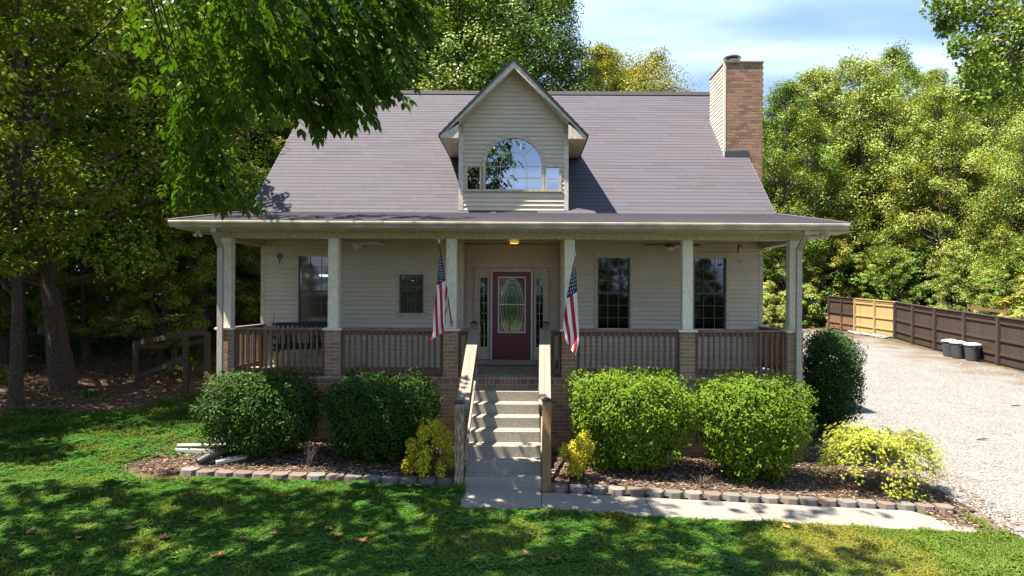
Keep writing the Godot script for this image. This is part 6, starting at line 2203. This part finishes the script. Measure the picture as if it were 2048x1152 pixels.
func overhanging_tree():
	# stands left of the camera; its limbs reach over the lawn and hang into view
	rng.seed = 77
	var foot := on_ground(-9.0, 4.0, -0.1)
	var o := thing("ash_tree", foot, "large tree with long pointed leaflets hanging over the lawn and the roof edge", "tree")
	var tr := MB.new()
	var lf := MB.new()
	tr.col = Color(0.16, 0.125, 0.095)
	tr.tube([foot, foot + Vector3(0.1, 3.0, -0.1), foot + Vector3(0.4, 7.0, -0.5), foot + Vector3(0.9, 11.0, -1.0), foot + Vector3(1.2, 15.0, -1.0)], [0.42, 0.33, 0.27, 0.18, 0.06], 12)
	# sprays in view: px, py, depth, radius (m), number of leaves
	var sprays := [
		[470, 40, 10.2, 0.75, 26], [560, 60, 10.0, 0.8, 30], [650, 30, 9.8, 0.75, 32], [730, 20, 9.6, 0.6, 26], [800, 5, 9.4, 0.3, 10],
		[500, 130, 10.3, 0.7, 28], [600, 130, 10.0, 0.75, 34], [690, 110, 9.8, 0.7, 32], [760, 85, 9.6, 0.5, 20], [440, 190, 10.8, 0.65, 24],
		[535, 140, 10.2, 0.45, 26], [630, 160, 10.0, 0.45, 26], [690, 140, 9.8, 0.4, 16], [610, 205, 10.0, 0.22, 10], [655, 200, 9.9, 0.22, 9], [425, 195, 10.8, 0.45, 20],
		[385, 270, 11.2, 0.35, 16], [415, 330, 11.6, 0.3, 12], [440, 372, 11.6, 0.2, 8], [390, 340, 11.6, 0.45, 16], [505, 395, 11.6, 0.1, 3],
		[628, 235, 9.9, 0.12, 5], [705, 205, 9.7, 0.2, 5], [380, 90, 11.0, 0.8, 22], [400, 240, 11.4, 0.6, 18], [540, -60, 10.0, 0.9, 26], [680, -60, 9.6, 0.9, 26], [790, -60, 9.2, 0.5, 14]]
	var limbs := [foot + Vector3(0.3, 6.0, -0.4), foot + Vector3(0.45, 7.5, -0.5), foot + Vector3(0.7, 9.0, -0.7)]
	var hubs := [V(-5.2, 7.6, 7.5), V(-4.2, 8.3, 8.8), V(-5.8, 8.7, 9.2)]
	for k in 3:
		tr.tube([limbs[k], limbs[k].lerp(hubs[k], 0.5) + Vector3(0, 0.5, 0), hubs[k]], [0.10, 0.07, 0.04], 7, false)
	for q in sprays:
		var c := at(q[0], q[1], q[2])
		var hub: Vector3 = hubs[0]
		for h in hubs:
			if (h - c).length() < (hub - c).length():
				hub = h
		tr.tube([hub, hub.lerp(c, 0.35) + Vector3(rr(-0.2, 0.2), 0.35, rr(-0.2, 0.2)), hub.lerp(c, 0.7) + Vector3(rr(-0.15, 0.15), 0.3, 0), c], [0.022, 0.016, 0.010, 0.004], 5, false)
		var tone := rr(0.85, 1.12)
		for k in int(q[4] * 2.3):
			var p: Vector3 = c + Vector3(rr(-1, 1), rr(-0.8, 0.8), rr(-1, 1)) * (q[3] as float)
			var out := (Vector3(p.x - hub.x, 0, p.z - hub.z).normalized() + unit() * 0.7).normalized()
			compound_leaf(lf, p, out, rr(0.22, 0.36), tone * rr(0.9, 1.1), rr(-0.1, 0.12))
	# sprays over the eave: their shadows fall on the low roof
	for q in [[-7.2, 9.4, 12.9, 0.5], [-6.4, 9.3, 12.7, 0.45], [-5.6, 9.5, 13.0, 0.5], [-4.9, 9.4, 12.8, 0.4], [-4.2, 9.6, 12.9, 0.4], [-3.4, 9.5, 12.8, 0.3], [-7.6, 9.9, 14.6, 0.5], [-7.9, 9.7, 15.3, 0.4]]:
		var c := V(q[0], q[1], q[2])
		tr.tube([hubs[2], hubs[2].lerp(c, 0.5) + Vector3(0, 0.5, 0), c], [0.03, 0.02, 0.006], 5, false)
		for k in int(50.0 * q[3]):
			var p: Vector3 = c + Vector3(rr(-1, 1), rr(-0.4, 0.6), rr(-1, 1)) * (q[3] as float)
			compound_leaf(lf, p, (unit() * Vector3(1, 0.3, 1)).normalized(), rr(0.26, 0.4), rr(0.85, 1.1), rr(-0.1, 0.1))
	# sprays above the camera that the dormer window mirrors
	for q in [[-1.55, 8.9, 4.2, 0.5], [-1.2, 8.3, 4.0, 0.45], [-1.6, 7.9, 4.3, 0.5], [-1.0, 7.7, 3.8, 0.4], [-0.75, 8.6, 3.9, 0.35], [-1.5, 7.4, 4.1, 0.4], [-2.1, 8.3, 4.4, 0.6], [-2.0, 7.6, 4.5, 0.5]]:
		var c := V(q[0], q[1], q[2])
		var s: Vector3 = foot + Vector3(0.7, 7.5, -0.6)
		tr.tube([s, s.lerp(c, 0.5) + Vector3(0, 0.9, 0), c], [0.06, 0.03, 0.008], 5, false)
		for k in int(46.0 * q[3]):
			var p: Vector3 = c + Vector3(rr(-1, 1), rr(-0.6, 0.6), rr(-1, 1)) * (q[3] as float)
			compound_leaf(lf, p, (unit() * Vector3(1, 0.3, 1)).normalized(), rr(0.26, 0.4), rr(0.85, 1.1), rr(-0.1, 0.1))
	# the high canopy out of view: it dapples the lawn and is mirrored in the dormer window
	var clumps := []
	for k in 420:
		var c := V(rr(-12.5, -0.4), rr(8.6, 13.5), rr(0.5, 8.8))
		if c.y < EYE + 0.46 * -c.z + 0.9:
			c.y = EYE + 0.46 * -c.z + rr(0.9, 3.5)
		if c.x > -3.0 and rng.randf() < 0.45:
			continue
		clumps.append(c)
	for c in clumps:
		var s: Vector3 = foot + Vector3(0.9, clamp(c.y - 3.0, 6.0, 12.0), -0.8)
		tr.tube([s, s.lerp(c, 0.5) + Vector3(0, 0.4, 0), c], [0.03, 0.02, 0.008], 4, false)
		for k in 7:
			var p: Vector3 = c + Vector3(rr(-1, 1), rr(-0.6, 0.6), rr(-1, 1)) * 0.5
			compound_leaf(lf, p, (unit() * Vector3(1, 0.3, 1)).normalized(), rr(0.32, 0.46), rr(0.85, 1.1), rr(-0.1, 0.1))
	piece("trunk", tr.mesh(), M.bark, o)
	piece("crown", lf.mesh(), M.leaf_ash, o)

func right_branch():
	rng.seed = 88
	var foot := on_ground(14.5, 12.5, -0.1)
	var o := thing("roadside_oak", foot, "oak with small dark leaves reaching into view above the driveway", "tree")
	var tr := MB.new()
	var lf := MB.new()
	tr.col = Color(0.17, 0.13, 0.10)
	tr.tube([foot, foot + Vector3(-0.1, 4.0, 0), foot + Vector3(-0.4, 8.0, -0.4), foot + Vector3(-0.5, 13.0, -0.6)], [0.36, 0.28, 0.2, 0.07], 10)
	var hub := at(2080, 60, 13.6)
	tr.tube([foot + Vector3(-0.2, 6.0, -0.2), (foot + Vector3(-0.2, 6.0, -0.2)).lerp(hub, 0.5) + Vector3(0, 0.6, 0), hub], [0.15, 0.11, 0.06], 7, false)
	var sprays := [[1875, 10, 0.30], [1900, 35, 0.35], [1890, 55, 0.22], [1930, 15, 0.4], [1960, 50, 0.45], [1990, 10, 0.45], [2030, 40, 0.5], [1915, 90, 0.25], [1950, 105, 0.4], [1990, 90, 0.45], [2035, 100, 0.5], [1940, 150, 0.32], [1975, 150, 0.4], [2015, 155, 0.4], [2045, 170, 0.4], [1935, 195, 0.25], [1960, 205, 0.25], [1990, 195, 0.25], [2060, 60, 0.6], [2090, 120, 0.6], [2000, -40, 0.6], [1920, -40, 0.5], [2090, -20, 0.7], [2130, 60, 0.8]]
	for q in sprays:
		var c := at(q[0], q[1], 13.6 + rr(-0.7, 0.7))
		tr.tube([hub, hub.lerp(c, 0.5) + Vector3(0, rr(0.0, 0.25), 0), c], [0.03, 0.018, 0.005], 5, false)
		var tone := rr(0.8, 1.1)
		var warm := rr(-0.1, 0.3)
		for k in int(900.0 * q[2]):
			var p: Vector3 = c + unit() * q[2] * pow(rng.randf(), 0.5)
			var t := tone * rr(0.75, 1.2)
			scatter_leaf(lf, p, (unit() + Vector3(0, 0.8, 0)).normalized(), rr(0.07, 0.12), rr(0.022, 0.036), Color(t * (1.0 + warm), t, t * 0.9), 0.3)
	for k in 30:
		var c := foot + Vector3(rr(-3.2, 3.5), rr(8.5, 14.0), rr(-3, 3.5))
		tr.tube([foot + Vector3(-0.4, c.y - foot.y - 2.0, -0.4), c], [0.06, 0.012], 5, false)
		for j in 320:
			var p := c + unit() * 1.0 * pow(rng.randf(), 0.5)
			scatter_leaf(lf, p, (unit() + Vector3(0, 0.8, 0)).normalized(), rr(0.10, 0.15), rr(0.03, 0.045), grey(rr(0.7, 1.1)), 0.3)
	piece("trunk", tr.mesh(), M.bark, o)
	piece("crown", lf.mesh(), M.leaf_mid, o)

# ---------------------------------------------------------------- grass, chips, fallen leaves

func many(called: String, mesh: Mesh, m: Material, places: Array, colors: Array, label: String, cat: String):
	var mm := MultiMesh.new()
	mm.transform_format = MultiMesh.TRANSFORM_3D
	mm.use_colors = true
	mm.mesh = mesh
	mm.instance_count = places.size()
	for k in places.size():
		mm.set_instance_transform(k, places[k])
		mm.set_instance_color(k, colors[k])
	var o := MultiMeshInstance3D.new()
	o.name = numbered(called)
	o.multimesh = mm
	o.material_override = m
	add_child(o)
	tag(o, label, cat, "", "stuff")

func build_ground_cover():
	rng.seed = 99
	var f := FastNoiseLite.new()
	f.seed = 3
	f.frequency = 0.35
	f.fractal_octaves = 4
	var g := FastNoiseLite.new()
	g.seed = 21
	g.frequency = 0.5
	# a tuft of bent blades
	var tuft := MB.new()
	for k in 15:
		var a := rr(0, TAU)
		var p := Vector3(rr(-0.05, 0.05), -0.004, rr(-0.05, 0.05))
		var out := Vector3(cos(a), 0, sin(a))
		var s := Vector3(-sin(a), 0, cos(a)) * rr(0.0036, 0.006)
		var h := rr(0.035, 0.085)
		var m := p + out * h * 0.3 + Vector3(0, h * 0.75, 0)
		var t := p + out * h * rr(0.7, 1.2) + Vector3(0, h * rr(0.75, 1.0), 0)
		var c := rr(0.6, 1.35)
		tuft.col = Color(c * rr(0.85, 1.2), c, c * 0.8)
		tuft.quad(p - s, p + s, m + s * 0.8, m - s * 0.8)
		tuft.tri(m - s * 0.8, m + s * 0.8, t)
	# a sprig of clover
	var clover := MB.new()
	for k in 7:
		var c := Vector3(rr(-0.06, 0.06), rr(0.025, 0.055), rr(-0.06, 0.06))
		var a0 := rr(0, TAU)
		for j in 3:
			var a := a0 + TAU * j / 3.0
			var d := Vector3(cos(a), rr(-0.1, 0.25), sin(a)).normalized()
			var t := rr(0.8, 1.1)
			clover.leaf(c, d, d.cross(Vector3.UP).normalized(), rr(0.022, 0.034), rr(0.010, 0.015), Color(t * 0.75, t, t * 0.95))
	var tp := []
	var tc := []
	var cp := []
	var cc := []
	for k in 118000:
		var x := 0.0
		var d := 0.0
		if k % 8 < 5:
			d = 7.6 + 3.6 * pow(rng.randf(), 0.9)
			x = rr(-0.80, 0.76) * d
		else:
			d = rr(10.2, 20.0) if k % 8 < 7 else rr(20.0, 34.0)
			x = -rr(0.28, 0.80) * d if d < 20.0 else -rr(0.38, 0.80) * d
		if on_hard(x, d):
			continue
		var share := lawn_share(x, d) + f.get_noise_2d(x, d) * 0.9
		if share < rng.randf() * 0.8 + 0.15:
			continue
		var n := g.get_noise_2d(x * 1.6, d * 1.6)
		var dry: float = clamp(g.get_noise_2d(x * 0.9 + 50.0, d * 0.9) * 1.6 + (x - 4.0) * 0.09, 0.0, 0.75)
		var up := Basis(Vector3.UP, rr(0, TAU)).scaled(Vector3.ONE * rr(0.7, 1.35) * (1.0 + 1.1 * max(0.0, g.get_noise_2d(x * 2.7 + 7.0, d * 2.7))) * (1.0 if d < 20.0 else 1.8))
		if n > -0.18 and x < 3.0 and rng.randf() < 0.7:
			cp.append(Transform3D(up, on_ground(x, d)))
			var t := rr(0.75, 1.05)
			cc.append(Color(t * 0.62, t * 0.95, t * 0.9))
		else:
			tp.append(Transform3D(up, on_ground(x, d)))
			var t := rr(0.8, 1.15)
			tc.append(Color(t * lerp(1.0, 2.1, dry), t * lerp(1.0, 1.25, dry), t * lerp(1.0, 1.6, dry)))
	many("lawn_grass", tuft.mesh(), M.grass, tp, tc, "short green lawn grass with dry straw coloured patches", "grass")
	many("lawn_clover", clover.mesh(), M.grass, cp, cc, "low clover growing through the lawn", "clover")
	# bark chips
	var chip := MB.new()
	chip.box(Vector3.ZERO, Vector3(0.05, 0.008, 0.014), 0.0)
	var pp := []
	var pc := []
	for k in 16000:
		var left := k % 5 < 2
		var x := rr(-5.6, -1.2) if left else rr(0.5, 7.9)
		if left and k % 3 == 0:
			x = -5.5 - abs(rng.randfn(0.0, 0.55))
		var d := rr(11.2, 13.3) if x < 5.6 else (rr(11.1, 15.2) if x < 6.4 or k % 4 else rr(10.1, 11.2))
		if x > 7.2 and rng.randf() < 0.6:
			continue
		var t := rr(0.5, 1.6)
		pp.append(Transform3D(Basis(Vector3.UP, rr(0, TAU)) * Basis(Vector3(1, 0, 0.3).normalized(), rr(-0.6, 0.6)) * Basis.from_scale(Vector3.ONE * rr(0.6, 1.5)), on_ground(x, d, rr(0.03, 0.065))))
		pc.append(Color(0.11 * t, 0.07 * t, 0.05 * t) if rng.randf() < 0.88 else Color(0.33, 0.25, 0.18))
	many("bark_chips", chip.mesh(), M.chip, pp, pc, "brown bark chips strewn over the beds", "mulch")
	# litter under the trees at the left, crumbs on the drive
	var lit := MB.new()
	lit.leaf(Vector3.ZERO, Vector3(1, 0.15, 0).normalized(), Vector3(0, 0.1, 1).normalized(), 0.09, 0.03, Color(1, 1, 1))
	var lp := []
	var lc := []
	for k in 15000:
		var x := 0.0
		var d := 0.0
		if k % 3 < 2:
			d = rr(12.5, 26.0)
			x = -rr(0.34, 0.80) * d
			if lawn_share(x, d) + f.get_noise_2d(x, d) * 0.9 > 0.5:
				continue
		else:
			d = rr(9.5, 38.0)
			x = drive_left(d) + pow(rng.randf(), 2.0) * 4.0 if rng.randf() < 0.6 else 18.9 - pow(rng.randf(), 2.0) * 3.5
			if g.get_noise_2d(x * 1.2, d * 1.2) < 0.1 or rng.randf() < 0.5:
				continue
		lp.append(Transform3D(Basis(Vector3.UP, rr(0, TAU)) * Basis.from_scale(Vector3.ONE * (rr(0.5, 1.2) if x < 0.0 else rr(0.3, 0.6))), on_ground(x, d, 0.025)))
		var t := rr(0.6, 1.2)
		lc.append(Color(t, t * rr(0.8, 1.1), t))
	many("leaf_litter", lit.mesh(), M.dead_leaf, lp, lc, "brown leaf litter under the trees and along the drive", "leaf litter")
	# loose stones of the drive
	var peb := MB.new()
	peb.lathe(Vector3.ZERO, [Vector2(0.0, -0.4), Vector2(0.8, -0.1), Vector2(0.7, 0.35), Vector2(0.0, 0.5)], 5)
	var sp := []
	var sc := []
	for k in 26000:
		var d := 9.0 + 19.0 * pow(rng.randf(), 1.3)
		var x := rr(drive_left(d) + 0.1, min(18.6, 0.80 * d + 1.0))
		if x < drive_left(d):
			continue
		var z := rr(0.012, 0.032)
		sp.append(Transform3D(Basis(Vector3.UP, rr(0, TAU)) * Basis.from_scale(Vector3(z, z * 0.6, z * rr(0.6, 1.0))), on_ground(x, d, 0.018)))
		var t := rr(0.14, 0.36)
		sc.append(Color(t * 1.02, t, t * 0.97) if rng.randf() < 0.9 else Color(0.2, 0.13, 0.09))
	many("gravel_stones", peb.mesh(), M.chip, sp, sc, "loose grey stones lying on the gravel drive", "gravel")
	# single fallen leaves on the lawn
	for q in [[57, 1077], [38, 1080], [167, 1088], [265, 1070], [327, 1090], [380, 1050], [437, 1127], [482, 1092], [555, 1080], [657, 1072], [680, 1085], [725, 1095], [809, 980], [840, 982], [932, 1090], [1112, 1132], [1060, 1122], [1175, 1033], [1572, 1066]]:
		var d := 10.0
		for k in 30:
			d *= 1.0 + clamp((at(q[0], q[1], d).y - ground_y(xx(q[0], d), d)) * 0.2, -0.2, 0.2)
		var b := MB.new()
		var t := rr(0.8, 1.3)
		for j in 5:
			var a := (j - 2) * 0.75
			var dirv := Vector3(cos(a), rr(0.05, 0.5), sin(a)).normalized()
			b.leaf(Vector3.ZERO, dirv, dirv.cross(Vector3.UP).normalized(), rr(0.075, 0.11), 0.028, Color(t, t, t))
		var o := piece("fallen_leaf", b.mesh(), M.dead_leaf, null, on_ground(xx(q[0], d), d, 0.085))
		o.rotation.y = rr(0, TAU)
		tag(o, "dry brown fallen leaf lying on the lawn", "leaf", "fallen leaves on the lawn")

func on_hard(x: float, d: float) -> bool:
	if d > 10.08 and x > -1.0 and x < 7.0 and d < 13.3:
		return true
	if x > drive_left(d) - 0.1:
		return true
	if x > -5.9 and x < 7.2 and d > 11.0 and d < 13.4:
		return true
	if x > -6.1 and d > 13.2:
		return true
	return d > 11.0 and x > -1.0
